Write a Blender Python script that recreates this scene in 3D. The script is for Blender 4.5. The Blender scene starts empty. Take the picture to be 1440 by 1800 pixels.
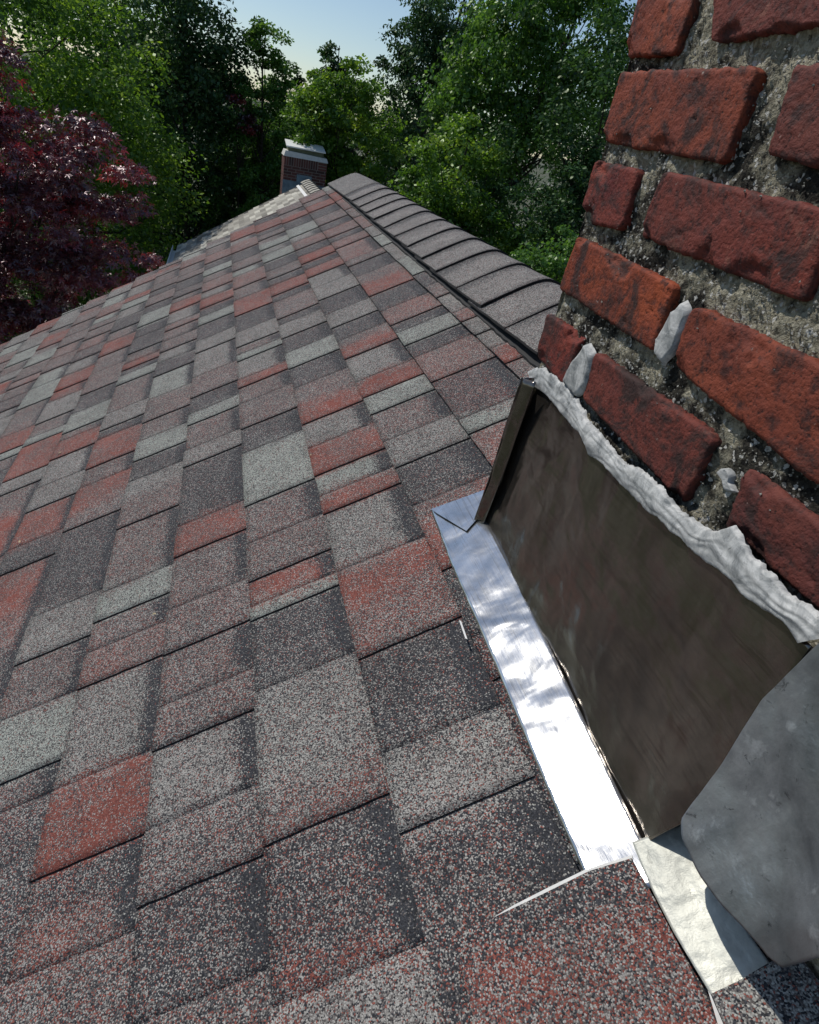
import bpy, math, random
import numpy as np
from mathutils import Vector, Matrix, noise

random.seed(7); RNG = np.random.default_rng(11)
scene = bpy.context.scene
COL = scene.collection
rad = math.radians

# ------------------------------------------------------------------ camera
# world: X = horizontally uphill towards the ridge, Y = along the ridge away from the camera, Z = up
# origin = foot of the near chimney's far lower corner, on the roof surface
PITCH = rad(30.786)
CP, SP = math.cos(PITCH), math.sin(PITCH)
cam_d = bpy.data.cameras.new('camera'); cam = bpy.data.objects.new('camera', cam_d); COL.objects.link(cam)
cam_d.sensor_fit = 'HORIZONTAL'; cam_d.sensor_width = 36.0; cam_d.lens = 27.5
cam_d.shift_y = -15/1440; cam_d.clip_start = 0.02; cam_d.clip_end = 2000
_right = Vector((0.95448, -0.24242, 0.17379)); _down = Vector((0.01927, -0.53132, -0.84695)); _fwd = Vector((0.29765, 0.81174, -0.50247))
_m = Matrix((( _right.x, -_down.x, -_fwd.x), (_right.y, -_down.y, -_fwd.y), (_right.z, -_down.z, -_fwd.z))).to_4x4()
_m.translation = Vector((-0.3852, -0.70205, 0.47122))
cam.matrix_world = _m
scene.camera = cam
CAMP = np.array(_m.translation)
scene.render.resolution_x = 819; scene.render.resolution_y = 1024

# ------------------------------------------------------------------ sky, sun, exposure
SUN_EL, SUN_AZ = rad(53), rad(-44)
world = bpy.data.worlds.new('World'); scene.world = world; world.use_nodes = True
wn = world.node_tree; wn.nodes.clear()
sky = wn.nodes.new('ShaderNodeTexSky'); sky.sky_type = 'NISHITA'; sky.sun_disc = False
sky.sun_elevation = SUN_EL; sky.sun_rotation = SUN_AZ; sky.altitude = 50
sky.air_density = 1.0; sky.dust_density = 0.35; sky.ozone_density = 2.2
bg = wn.nodes.new('ShaderNodeBackground'); bg.inputs['Strength'].default_value = 0.10
wo = wn.nodes.new('ShaderNodeOutputWorld')
wn.links.new(sky.outputs[0], bg.inputs[0]); wn.links.new(bg.outputs[0], wo.inputs[0])
sd = bpy.data.lights.new('sun', 'SUN'); sun = bpy.data.objects.new('sun', sd); COL.objects.link(sun)
sd.energy = 3.4; sd.angle = rad(0.53); sd.color = (1.0, 0.955, 0.89)
_s = Vector((math.sin(SUN_AZ)*math.cos(SUN_EL), math.cos(SUN_AZ)*math.cos(SUN_EL), math.sin(SUN_EL)))
sun.rotation_euler = _s.to_track_quat('Z', 'Y').to_euler()
scene.view_settings.view_transform = 'Standard'; scene.view_settings.look = 'None'
scene.view_settings.exposure = 0.0; scene.view_settings.gamma = 1.0

ZONES = {
 -6: "1.136BM 1.221TG 1.281TR 1.428BM 1.66TG",
 -5: "0.601BR 0.807BM 0.937TS 1.023TR 1.237TG 1.296BM",
 -4: "0.155BN 0.233BP 0.358BR 0.503TD 0.601BR 0.754TS 0.874BS 1.023TR 1.142BM 1.192TG 1.339BD",
 -3: "-0.215TN -0.122BM -0.074TG 0.051BM 0.17TS 0.292BD 0.566TM 0.64tR 0.756BM 0.847TR 1.017BD 1.074TS 1.192BM 1.415TG 1.505BD 1.551TR 1.619BM",
 -2: "-0.39TM -0.347BP -0.297BN -0.244TR -0.128BS 0.04TP 0.117BM 0.189TG 0.268BM 0.47TM 0.578tS 0.666BD 0.762TG 0.876BM 0.987TM 1.148BG 1.331TD 1.45BS 1.557TM 1.678BM",
 -1: "-0.447TM -0.434BN -0.331TM -0.246BW -0.139TM -0.068BM 0.029TM 0.132BM 0.271TR 0.374BD 0.611TS 0.696BM 0.83TG 0.903BD 1.005TM 1.163BS 1.372TS 1.501BD 1.668TG 1.779BD 1.886TR 2.025BS 2.137TP 2.299BM 2.421TG 2.551BD 2.678TP 2.864BM 3.045TS",
 0: "-0.497TW -0.468BR -0.455BN -0.326TP -0.283tS -0.119BD 0.017TG 0.049BR 0.108TM 0.214BM 0.334TG 0.551BD 0.67TM 0.818BM 0.921TR 0.982BS 1.124TG 1.181BM 1.247TS 1.396BD 1.579TR 1.782BM 1.948TP 2.153BG 2.258TM 2.427BD 2.64TP 2.848BS 2.949TR 3.188BS",
 1: "-0.522BN -0.375TW -0.327tS -0.284BD -0.142TP -0.042tR 0.039BS 0.197TR 0.257BG 0.328TR 0.443BS 0.555TR 0.643tM 0.763BD 0.897TG 1.021BD 1.145TS 1.276BD 1.338TM 1.536BD 1.617TR 1.759BD 1.856TM 1.994BD 2.155TG 2.306BS 2.415TG 2.555BM 2.643TM 2.761BD 2.873TR 3.084BD",
 2: "-0.57BN -0.464TG -0.446BQ -0.257TQ -0.186BD -0.056TR 0.049tP 0.112BD 0.236TS 0.34BM 0.462TG 0.551TR 0.644BS 0.795TR 0.878tM 0.935BD 1.046TS 1.18BD 1.337TS 1.492BS 1.641TR 1.763BD 1.863TR 1.997BD 2.124TP 2.281BS 2.399TG 2.605BD 2.801TR 2.944BM 3.065TM 3.304BD",
 3: "-0.59BP 0.238TG 0.299BQ 0.482TP 0.634BD 0.716TG 0.814BD 0.876TP 1.007BD 1.163TR 1.3tM 1.403BD 1.553TM 1.635BP 1.858TP 1.986BD 2.079TP 2.242BD 2.378TM 2.567BD 2.771TR 2.941BM 3.085TP 3.274BD",
 4: "-0.412BM 0.421TR 0.512BS 0.605TS 0.704TP 0.78BS 0.92TM 1.038BD 1.172TG 1.386BS 1.615TG 1.784TS 1.971TP 2.227TM 2.456TP 2.744TR 3.019TM",
}
FL_TOP = [(0.0031, -0.0055, 0.2269),(0.001, -0.0623, 0.2376),(-0.0022, -0.1245, 0.2323),(-0.0036, -0.1543, 0.2324),(-0.0055, -0.1831, 0.2229),(-0.0068, -0.2153, 0.2266),(-0.009, -0.2609, 0.2253),(-0.0111, -0.3063, 0.2267),(-0.0118, -0.3234, 0.2288),(-0.0132, -0.3537, 0.2291),(-0.0145, -0.3837, 0.2311),(-0.0154, -0.4083, 0.2362),(-0.0163, -0.4241, 0.2329),(-0.017, -0.4453, 0.2377),(-0.0176, -0.4603, 0.2406),(-0.0181, -0.4706, 0.2399),(-0.0186, -0.4787, 0.2374),(-0.0191, -0.4889, 0.2374)]
FL_BOT = [(-0.0081, -0.002, 0.0003),(-0.0142, -0.1297, -0.0024),(-0.0201, -0.251, -0.0069),(-0.0249, -0.3476, -0.012),(-0.0287, -0.4241, -0.0147),(-0.0309, -0.4701, -0.0159),(-0.0297, -0.4787, 0.0166),(-0.0285, -0.4877, 0.0482),(-0.0277, -0.4948, 0.071)]
CK_LO = [(-0.0016, -0.0201, 0.2261),(-0.0036, -0.0644, 0.2294),(-0.0067, -0.127, 0.2248),(-0.0081, -0.1569, 0.2252),(-0.0099, -0.1858, 0.216),(-0.0112, -0.2181, 0.2201),(-0.0134, -0.2638, 0.2194),(-0.0155, -0.3092, 0.2213),(-0.0162, -0.3263, 0.2237),(-0.0175, -0.3566, 0.2243),(-0.0188, -0.3866, 0.2266),(-0.0197, -0.4111, 0.2321),(-0.0206, -0.4269, 0.229),(-0.0214, -0.448, 0.234),(-0.0219, -0.4629, 0.2371),(-0.0224, -0.4732, 0.2365),(-0.0229, -0.4813, 0.2342)]
CK_UP = [(0.0014, 0.0143, 0.2346),(0.001, -0.012, 0.2504),(-0.0009, -0.0571, 0.2556),(-0.003, -0.1019, 0.2557),(-0.006, -0.1535, 0.244),(-0.0082, -0.1963, 0.2413),(-0.0104, -0.2414, 0.238),(-0.0113, -0.2676, 0.2462),(-0.0124, -0.2924, 0.2466),(-0.0137, -0.3177, 0.2443),(-0.0147, -0.3369, 0.2422),(-0.0158, -0.3655, 0.2472),(-0.0161, -0.3801, 0.2545),(-0.0161, -0.3918, 0.2666),(-0.0179, -0.4182, 0.2558),(-0.0186, -0.4339, 0.2552),(-0.0194, -0.4504, 0.2561),(-0.02, -0.4644, 0.2556),(-0.0208, -0.4831, 0.2576),(-0.0217, -0.5013, 0.2582)]
SMEAR_A = [(-0.004, -0.0848, 0.2796),(-0.004, -0.104, 0.3124),(-0.004, -0.1242, 0.3053),(-0.004, -0.1296, 0.2702),(-0.004, -0.1154, 0.2509),(-0.004, -0.079, 0.2554)]
SMEAR_B = [(-0.002, -0.2101, 0.3474),(-0.002, -0.2169, 0.378),(-0.002, -0.2257, 0.3903),(-0.002, -0.2367, 0.3836),(-0.002, -0.2379, 0.3462),(-0.002, -0.2298, 0.3317),(-0.002, -0.2144, 0.3354)]
SMEAR_C = [(0.0, -0.3389, 0.282),(0.0, -0.345, 0.291),(0.0, -0.3534, 0.2875),(0.0, -0.3551, 0.2808),(0.0, -0.3643, 0.277),(0.0, -0.3536, 0.2747),(0.0, -0.3471, 0.2803)]
FLANGE_A = [(-0.0636, 0.0759, -0.021),(-0.0709, -0.0551, -0.0254),(-0.073, -0.1545, -0.0266),(-0.0754, -0.2609, -0.028),(-0.079, -0.3507, -0.0302),(-0.0812, -0.4218, -0.0315),(-0.0821, -0.4738, -0.032),(-0.0829, -0.4955, -0.0325)]
FLANGE_B = [(0.0106, 0.0645, 0.0232),(-0.0061, -0.0167, 0.0132),(-0.0126, -0.1409, 0.0094),(-0.0198, -0.2603, 0.0051),(-0.0264, -0.3561, 0.0012),(-0.0308, -0.4309, -0.0015),(-0.0333, -0.4759, -0.0029),(-0.0341, -0.5081, -0.0034)]
FLAP = [(-0.0652, 0.0726, -0.0179),(-0.0375, -0.0102, -0.0014),(-0.0212, 0.0022, 0.0083),(0.0093, 0.0606, 0.0265)]
FOLD_OUT = [(-0.022, -0.0181, 0.2358),(-0.022, -0.0114, 0.1695),(-0.022, -0.0063, 0.0894),(-0.022, 0.0058, 0.0019)]
FOLD_IN = [(-0.013, -0.0398, 0.2391),(-0.013, -0.0316, 0.1715),(-0.013, -0.0224, 0.09),(-0.013, -0.0073, 0.0048)]
RAISED = [(-0.1885, -0.4825, -0.0867),(-0.1742, -0.4793, -0.0782),(-0.1563, -0.4794, -0.0675),(-0.1204, -0.4789, -0.0461),(-0.0819, -0.4777, -0.0232),(-0.0506, -0.482, -0.0045),(-0.0499, -0.5144, -0.0041),(-0.0503, -0.5454, -0.0044),(-0.0523, -0.5962, -0.0056),(-0.0545, -0.6374, -0.0069),(-0.1957, -0.6282, -0.091),(-0.1907, -0.54, -0.088),(-0.1901, -0.5105, -0.0876)]
SHIM = [(-0.1581, -0.4782, -0.075),(-0.1402, -0.476, -0.0643),(-0.1126, -0.4747, -0.0479),(-0.0806, -0.4739, -0.0288),(-0.0459, -0.4788, -0.0081),(-0.0482, -0.4834, -0.0095),(-0.0835, -0.4805, -0.0305),(-0.1522, -0.4848, -0.0715)]
NEARSH = [(-0.0498, -0.5809, 0.0017),(-0.031, -0.5806, 0.0129),(-0.0111, -0.5787, 0.0248),(0.0049, -0.5799, 0.0343),(0.0416, -0.5832, 0.0562),(0.0187, -0.6543, 0.0426),(-0.0596, -0.6464, -0.0041),(-0.0531, -0.6127, -0.0002)]
SHIM2 = [(-0.043, -0.5715, -0.007),(-0.0427, -0.5786, -0.0068),(-0.0447, -0.5961, -0.008),(-0.0491, -0.6388, -0.0106),(-0.0545, -0.6368, -0.0139),(-0.0486, -0.5946, -0.0103)]
LFL_A = [(-0.0422, -0.4705, -0.0047),(-0.0444, -0.4891, -0.0061),(-0.0462, -0.5108, -0.0072),(-0.0467, -0.5388, -0.0075),(-0.0458, -0.5583, -0.0069),(-0.0447, -0.5808, -0.0063),(-0.0456, -0.5964, -0.0068)]
LFL_B = [(-0.0042, -0.4734, 0.019),(-0.0077, -0.4889, 0.017),(-0.0086, -0.5099, 0.0164),(-0.0075, -0.5278, 0.017),(-0.0064, -0.5431, 0.0177),(-0.0055, -0.5652, 0.0182),(-0.0047, -0.5779, 0.0187),(-0.0017, -0.5984, 0.0205)]
LEAD_A = [(-0.032, -0.4927, 0.222), (-0.034, -0.4883, 0.1898), (-0.037, -0.4902, 0.1324), (-0.04, -0.4932, 0.064), (-0.044, -0.5037, 0.0598), (-0.046, -0.5322, 0.0587), (-0.05, -0.5552, 0.0661), (-0.053, -0.5782, 0.0731), (-0.052, -0.5893, 0.0742), (-0.052, -0.5983, 0.0808)]
LEAD_B = [(-0.03, -0.4996, 0.2662), (-0.03, -0.5114, 0.2546), (-0.03, -0.5288, 0.2404), (-0.03, -0.5457, 0.2266), (-0.031, -0.5623, 0.2141), (-0.032, -0.5798, 0.1995), (-0.034, -0.5921, 0.1886), (-0.04, -0.6052, 0.1814), (-0.046, -0.6146, 0.1796), (-0.05, -0.6231, 0.1765)]
LITTER = [(-0.9292, 0.6137, 0.006, 0.4, "small dry tan leaf scrap on a dark shingle at the left edge"), (-0.5472, 0.1360, 0.005, 1.2, "small curled leaf scrap on a mauve shingle below a pale green one"), (-0.9305, 1.0452, 0.007, 2.0, "small tan leaf scrap among the shingles at left beyond the others"), (-0.2300, 0.4114, 0.003, 0.2, "tiny yellow leaf bit on the joint beside a red shingle"), ]
SLIVER = [(-0.0907, -0.1599, -0.0342),(-0.089, -0.1632, -0.0332),(-0.0908, -0.1939, -0.0343),(-0.0925, -0.1908, -0.0353)]
BRICKS_SEEN = [
 [(0.0018, 0.626), (-0.0936, 0.614), (-0.0907, 0.5729), (-0.0035, 0.5749)],
 [(-0.1132, 0.6305), (-0.243, 0.6181), (-0.2564, 0.5826), (-0.1384, 0.5786)],
 [(-0.0048, 0.5596), (-0.2089, 0.5578), (-0.2091, 0.4951), (-0.0059, 0.4997)],
 [(-0.2461, 0.5574), (-0.3521, 0.5565), (-0.3722, 0.494), (-0.2545, 0.5046)],
 [(-0.0059, 0.4792), (-0.0931, 0.4782), (-0.0939, 0.4257), (-0.0076, 0.4211)],
 [(-0.1354, 0.481), (-0.3336, 0.4748), (-0.342, 0.4199), (-0.1277, 0.4261)],
 [(-0.0142, 0.403), (-0.2067, 0.397), (-0.2086, 0.3395), (-0.0066, 0.3463)],
 [(-0.2392, 0.3879), (-0.4024, 0.3866), (-0.4277, 0.3189), (-0.2425, 0.3376)],
 [(0.0036, 0.3117), (-0.0828, 0.311), (-0.0815, 0.2553), (0.0013, 0.2575)],
 [(-0.1236, 0.3068), (-0.3227, 0.3045), (-0.3181, 0.2409), (-0.1285, 0.2568)],
 [(-0.3637, 0.2999), (-0.4874, 0.2946), (-0.4949, 0.2507), (-0.3737, 0.2502)],
]
# ------------------------------------------------------------------ helpers
def tag(o, label=None, cat=None, group=None, kind=None):
    if label: o['label'] = label
    if cat: o['category'] = cat
    if group: o['group'] = group
    if kind: o['kind'] = kind
    return o

def empty(name, loc, label=None, cat=None, group=None):
    o = bpy.data.objects.new(name, None); COL.objects.link(o); o.location = loc
    o.empty_display_size = 0.1
    return tag(o, label, cat, group)

def link(name, me, mats, parent=None, smooth=False):
    """link mesh data given in world coordinates; the parent empties carry translation only"""
    o = bpy.data.objects.new(name, me); COL.objects.link(o)
    if not isinstance(mats, (list, tuple)): mats = [mats]
    if len(me.materials) == 0:
        for m in mats: me.materials.append(m)
    if smooth:
        me.polygons.foreach_set('use_smooth', [True]*len(me.polygons))
    if parent is not None:
        o.parent = parent
        p = parent; off = Vector((0, 0, 0))
        while p is not None:
            off += p.location; p = p.parent
        o.location = -off
    return o

def mesh(name, verts, faces):
    me = bpy.data.meshes.new(name)
    me.from_pydata([tuple(v) for v in verts], [], [tuple(f) for f in faces]); me.update()
    return me

def npmesh(name, V, F):
    """fast mesh from numpy arrays, all faces with the same corner count"""
    me = bpy.data.meshes.new(name)
    n, k = F.shape
    me.vertices.add(len(V)); me.vertices.foreach_set('co', V.astype(np.float32).ravel())
    me.loops.add(n*k); me.loops.foreach_set('vertex_index', F.astype(np.int32).ravel())
    me.polygons.add(n); me.polygons.foreach_set('loop_start', np.arange(0, n*k, k, dtype=np.int32))
    me.update(calc_edges=True); me.validate()
    return me

def box_vf(x0, x1, y0, y1, z0, z1):
    v = [(x, y, z) for x in (x0, x1) for y in (y0, y1) for z in (z0, z1)]
    f = [(0,1,3,2),(4,6,7,5),(0,4,5,1),(2,3,7,6),(0,2,6,4),(1,5,7,3)]
    return v, f

class MB:
    def __init__(s): s.v = []; s.f = []; s.a = []
    def add(s, v, f, a=None):
        n = len(s.v); s.v += [tuple(q) for q in v]; s.f += [tuple(i+n for i in q) for q in f]
        if a is not None: s.a += [a]*len(f)
    def box(s, *b): s.add(*box_vf(*b))
    def tube(s, pts, rads, n=7):
        rings = []
        for i, p in enumerate(pts):
            p = Vector(p); q = Vector(pts[min(i+1, len(pts)-1)]) - Vector(pts[max(i-1, 0)])
            q = q.normalized() if q.length > 1e-6 else Vector((0, 0, 1))
            a = q.orthogonal().normalized(); b = q.cross(a)
            rings.append([p + (a*math.cos(2*math.pi*k/n) + b*math.sin(2*math.pi*k/n))*rads[i] for k in range(n)])
        v = [x for r in rings for x in r]; f = []
        for i in range(len(pts)-1):
            for k in range(n):
                f.append((i*n+k, i*n+(k+1) % n, (i+1)*n+(k+1) % n, (i+1)*n+k))
        s.add(v, f)
    def build(s, name, mat, parent=None, smooth=False, attr=None):
        me = mesh(name, s.v, s.f)
        if attr:
            at = me.attributes.new(attr, 'FLOAT', 'FACE'); at.data.foreach_set('value', s.a)
        return link(name, me, mat, parent, smooth)

def fbm(x, y, z, s, o=4, H=0.6):
    return noise.fractal(Vector((x*s, y*s, z*s)), H, 2.1, o)

def roofp(u, y, h=0.0):
    return (u*CP - h*SP, y, u*SP + h*CP)

def resample(P, n):
    P = np.array(P, float); d = np.r_[0, np.cumsum(np.linalg.norm(np.diff(P, axis=0), axis=1))]
    t = np.linspace(0, d[-1], n)
    return np.stack([np.interp(t, d, P[:, i]) for i in range(P.shape[1])], 1)

def loft(A, B, n, m, disp=None, thick=0.0, normal=None):
    """sheet between polylines A and B; disp(s,t,p)->offset along normal; thickness added behind"""
    A = resample(A, n); B = resample(B, n)
    if normal is None:
        c = np.cross(A[-1]-A[0], B[n//2]-A[n//2]); normal = c/np.linalg.norm(c)
    normal = np.array(normal, float); normal /= np.linalg.norm(normal)
    V = []
    for i in range(n):
        for j in range(m):
            t = j/(m-1); p = A[i]*(1-t) + B[i]*t
            if disp is not None: p = p + normal*disp(i/(n-1), t, p)
            V.append(p)
    F = [(i*m+j, (i+1)*m+j, (i+1)*m+j+1, i*m+j+1) for i in range(n-1) for j in range(m-1)]
    if thick:
        N0 = len(V); V += [v - normal*thick for v in V[:N0]]
        F += [tuple(q+N0 for q in reversed(f)) for f in F[:]]
        ring = [i*m for i in range(n)] + [(n-1)*m+j for j in range(1, m)] + [i*m+m-1 for i in range(n-2, -1, -1)] + [j for j in range(m-2, 0, -1)]
        for a, b in zip(ring, ring[1:]+ring[:1]): F.append((a, a+N0, b+N0, b))
    return V, F

def poly_slab(P, thick, nrm):
    nrm = Vector(nrm).normalized(); n = len(P)
    V = [Vector(p) for p in P] + [Vector(p) - nrm*thick for p in P]
    F = [tuple(range(n)), tuple(range(2*n-1, n-1, -1))] + [(i, i+n, (i+1) % n+n, (i+1) % n) for i in range(n)]
    return V, F
RN = (-SP, 0, CP)

# ------------------------------------------------------------------ material kit
class NT:
    def __init__(s, name):
        s.m = bpy.data.materials.new(name); s.m.use_nodes = True; s.t = s.m.node_tree; s.t.nodes.clear()
        s.out = s.n('ShaderNodeOutputMaterial')
        s.co = s.n('ShaderNodeTexCoord').outputs['Object']
    def n(s, typ, **k):
        nd = s.t.nodes.new(typ)
        for a, b in k.items(): setattr(nd, a, b)
        return nd
    def l(s, a, b): s.t.links.new(a, b)
    def inp(s, sock, v):
        if isinstance(v, bpy.types.NodeSocket): s.l(v, sock)
        elif v is not None: sock.default_value = v if not isinstance(v, tuple) or len(v) != 3 or sock.type != 'RGBA' else v+(1,)
    def noise(s, scale, detail=4, rough=0.6, vec=None, dist=0.0):
        nd = s.n('ShaderNodeTexNoise'); s.l(vec or s.co, nd.inputs['Vector'])
        nd.inputs['Scale'].default_value = scale; nd.inputs['Detail'].default_value = detail
        nd.inputs['Roughness'].default_value = rough; nd.inputs['Distortion'].default_value = dist
        return nd.outputs['Fac']
    def voro(s, scale, out='Distance', feat='F1', vec=None):
        nd = s.n('ShaderNodeTexVoronoi', feature=feat); s.l(vec or s.co, nd.inputs['Vector'])
        nd.inputs['Scale'].default_value = scale
        return nd.outputs[out]
    def math(s, op, a, b=None, c=None, clamp=False):
        nd = s.n('ShaderNodeMath', operation=op, use_clamp=clamp)
        for i, v in enumerate((a, b, c)): s.inp(nd.inputs[i], v)
        return nd.outputs[0]
    def mix(s, f, a, b, typ='MIX'):
        nd = s.n('ShaderNodeMix', data_type='RGBA', blend_type=typ)
        s.inp(nd.inputs[0], f); s.inp(nd.inputs[6], a); s.inp(nd.inputs[7], b)
        return nd.outputs[2]
    def ramp(s, f, stops, interp='LINEAR'):
        nd = s.n('ShaderNodeValToRGB'); s.l(f, nd.inputs[0]); cr = nd.color_ramp; cr.interpolation = interp
        while len(cr.elements) < len(stops): cr.elements.new(0.5)
        for e, (p, c) in zip(cr.elements, stops):
            e.position = p; e.color = (c, c, c, 1) if isinstance(c, (int, float)) else tuple(c)+(1,)
        return nd.outputs[0]
    def mapv(s, scale=(1,1,1), rot=(0,0,0)):
        nd = s.n('ShaderNodeMapping'); s.l(s.co, nd.inputs[0]); nd.inputs['Scale'].default_value = scale; nd.inputs['Rotation'].default_value = rot
        return nd.outputs[0]
    def bump(s, h, strength=0.5, dist=0.001, normal=None):
        nd = s.n('ShaderNodeBump'); s.l(h, nd.inputs['Height']); nd.inputs['Strength'].default_value = strength
        nd.inputs['Distance'].default_value = dist
        if normal is not None: s.l(normal, nd.inputs['Normal'])
        return nd.outputs[0]
    def pbr(s, col, rough=0.8, metal=0.0, normal=None, spec=0.5, **k):
        p = s.n('ShaderNodeBsdfPrincipled')
        s.inp(p.inputs['Base Color'], col); s.inp(p.inputs['Roughness'], rough); s.inp(p.inputs['Metallic'], metal)
        s.inp(p.inputs['Specular IOR Level'], spec)
        if normal is not None: s.l(normal, p.inputs['Normal'])
        for a, b in k.items(): s.inp(p.inputs[a.replace('_', ' ')], b)
        s.l(p.outputs[0], s.out.inputs[0]); return s.m

def mat_granules(name, ridge=False):
    t = NT(name)
    vn = t.n('ShaderNodeTexVoronoi'); t.l(t.co, vn.inputs['Vector']); vn.inputs['Scale'].default_value = 760
    vn.inputs['Randomness'].default_value = 1.0
    sp = t.n('ShaderNodeSeparateColor'); t.l(vn.outputs['Color'], sp.inputs[0])
    r1, r2, r3 = sp.outputs
    if ridge:
        w = t.n('ShaderNodeAttribute', attribute_name='mixw')
    else:
        w = t.n('ShaderNodeAttribute', attribute_name='mixw')
    ws = t.n('ShaderNodeSeparateColor'); t.l(w.outputs['Color'], ws.inputs[0])
    wr, wl, wd = ws.outputs; wg = w.outputs['Alpha']
    # clumps: granules are never spread evenly
    c1 = t.math('MULTIPLY_ADD', t.noise(95, 3, 0.6), 1.5, 0.25)
    c2 = t.math('MULTIPLY_ADD', t.noise(38, 3, 0.65), 1.3, 0.35)
    c3 = t.math('MULTIPLY_ADD', t.noise(11, 4, 0.6), 2.4, -0.2)
    wr = t.math('MULTIPLY', t.math('MULTIPLY', wr, c3, clamp=True), t.math('MULTIPLY', c1, c2)); wl = t.math('MULTIPLY', wl, c2)
    isr = t.math('LESS_THAN', r1, wr)
    inv = t.math('SUBTRACT', 1.0, r1)
    isd = t.math('LESS_THAN', inv, wd)
    mid_hi = t.math('ADD', wr, wl)
    isl = t.math('MULTIPLY', t.math('LESS_THAN', r1, mid_hi), t.math('SUBTRACT', 1.0, isr))
    midc = t.mix(r2, (0.078, 0.068, 0.064), (0.175, 0.157, 0.148))
    darkc = t.mix(r2, (0.018, 0.019, 0.022), (0.058, 0.060, 0.068))
    lw = t.mix(r2, (0.22, 0.205, 0.19), (0.42, 0.40, 0.37))
    lg = t.mix(r2, (0.225, 0.240, 0.212), (0.42, 0.445, 0.395))
    lightc = t.mix(wg, lw, lg)
    redc = t.mix(r2, (0.140, 0.044, 0.036), (0.30, 0.100, 0.076))
    c = t.mix(isd, midc, darkc); c = t.mix(isl, c, lightc); c = t.mix(isr, c, redc)
    # far away the granules melt into an average: keep a little broad mottling
    c = t.mix(1.0, c, t.ramp(t.noise(9, 4, 0.6), [(0.25, 0.80), (0.75, 1.16)]), 'MULTIPLY')
    gap = t.ramp(vn.outputs['Distance'], [(0.25, 1.0), (0.75, 0.35)])
    c = t.mix(0.55, c, gap, 'MULTIPLY')
    b = t.bump(vn.outputs['Distance'], 0.6, -0.0008)
    b2 = t.bump(t.noise(24, 3), 0.35, 0.004, b)
    return t.pbr(c, t.math('MULTIPLY_ADD', r3, 0.25, 0.65), 0, b2, 0.16)

def mat_plain(name, col, rough=0.8, metal=0.0, nscale=20, var=0.3, bump=0.2, bdist=0.002):
    t = NT(name); n = t.noise(nscale, 5)
    lo = tuple(c*(1-var) for c in col); hi = tuple(min(1, c*(1+var)) for c in col)
    return t.pbr(t.mix(n, lo, hi), rough, metal, t.bump(n, bump, bdist))

def mat_brick(name, col, hero=True, spec=0.2):
    t = NT(name)
    oi = t.n('ShaderNodeObjectInfo')
    n1 = t.noise(14, 6, 0.65); n2 = t.noise(55, 6, 0.7); n3 = t.noise(260, 4, 0.6); n4 = t.noise(13, 6, 0.72, dist=0.8)
    at = t.n('ShaderNodeAttribute', attribute_name='tone'); tone = at.outputs['Fac']
    orange = tuple(col); deep = (col[0]*0.50, col[1]*0.50, col[2]*0.75)
    c = t.mix(t.ramp(n1, [(0.36, 0.0), (0.64, 1.0)]), orange, deep)
    c = t.mix(tone, c, t.mix(n2, (0.105, 0.032, 0.026), (0.17, 0.05, 0.036)))
    c = t.mix(t.ramp(n2, [(0.36, 0.85), (0.50, 0.0)]), c, (0.040, 0.020, 0.018))
    c = t.mix(t.ramp(n4, [(0.50, 0.0), (0.60, 0.88)]), c, (0.034, 0.024, 0.022))      # soot and moss stains
    c = t.mix(t.ramp(n3, [(0.30, 0.9), (0.42, 0.0)]), c, (0.016, 0.011, 0.011))       # pin holes
    c = t.mix(t.ramp(t.noise(120, 5, 0.75), [(0.66, 0.0), (0.74, 0.8)]), c, (0.42, 0.34, 0.29))  # lime specks
    c = t.mix(t.ramp(t.noise(20, 6, 0.75, dist=1.0), [(0.60, 0.0), (0.72, 0.45)]), c, (0.34, 0.17, 0.12))     # rubbed, powdery patches
    pits = t.ramp(t.voro(150), [(0.0, 0.0), (0.22, 1.0)])
    h = t.math('ADD', t.math('MULTIPLY', n2, 0.9), t.math('ADD', t.math('MULTIPLY', n3, 1.3), t.math('MULTIPLY', pits, 0.35)))
    st = t.noise(90, 4, 0.6, t.mapv((1, 0.25, 1.4), (rad(25), 0, 0)))
    h = t.math('ADD', h, t.math('MULTIPLY', st, 0.5))
    return t.pbr(c, 0.72, 0, t.bump(h, 0.7, 0.0018), spec)

def mat_mortar():
    t = NT('old_mortar')
    n1 = t.noise(22, 6, 0.7); n2 = t.noise(110, 5, 0.7); n3 = t.noise(420, 3, 0.6); v = t.voro(330, 'Color')
    sp = t.n('ShaderNodeSeparateColor'); t.l(v, sp.inputs[0])
    sand = t.mix(sp.outputs[0], (0.20, 0.182, 0.13), (0.38, 0.355, 0.27))
    crust = t.mix(sp.outputs[1], (0.010, 0.009, 0.008), (0.050, 0.046, 0.036))
    at = t.n('ShaderNodeAttribute', attribute_name='tone')
    f = t.ramp(t.math('ADD', n1, t.math('MULTIPLY', t.math('SUBTRACT', at.outputs['Fac'], 0.5), 0.32)), [(0.44, 0.0), (0.56, 1.0)])
    c = t.mix(f, sand, crust)
    c = t.mix(t.ramp(sp.outputs[2], [(0.90, 0.0), (0.93, 0.9)]), c, (0.50, 0.49, 0.45))    # loose pale grains
    c = t.mix(t.ramp(n2, [(0.34, 0.8), (0.45, 0.0)]), c, (0.012, 0.012, 0.010))
    h = t.math('ADD', t.math('MULTIPLY', n2, 1.3), t.math('ADD', t.math('MULTIPLY', sp.outputs[0], 0.55), n3))
    return t.pbr(c, 0.95, 0, t.bump(h, 1.0, 0.003), 0.2)

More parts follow.
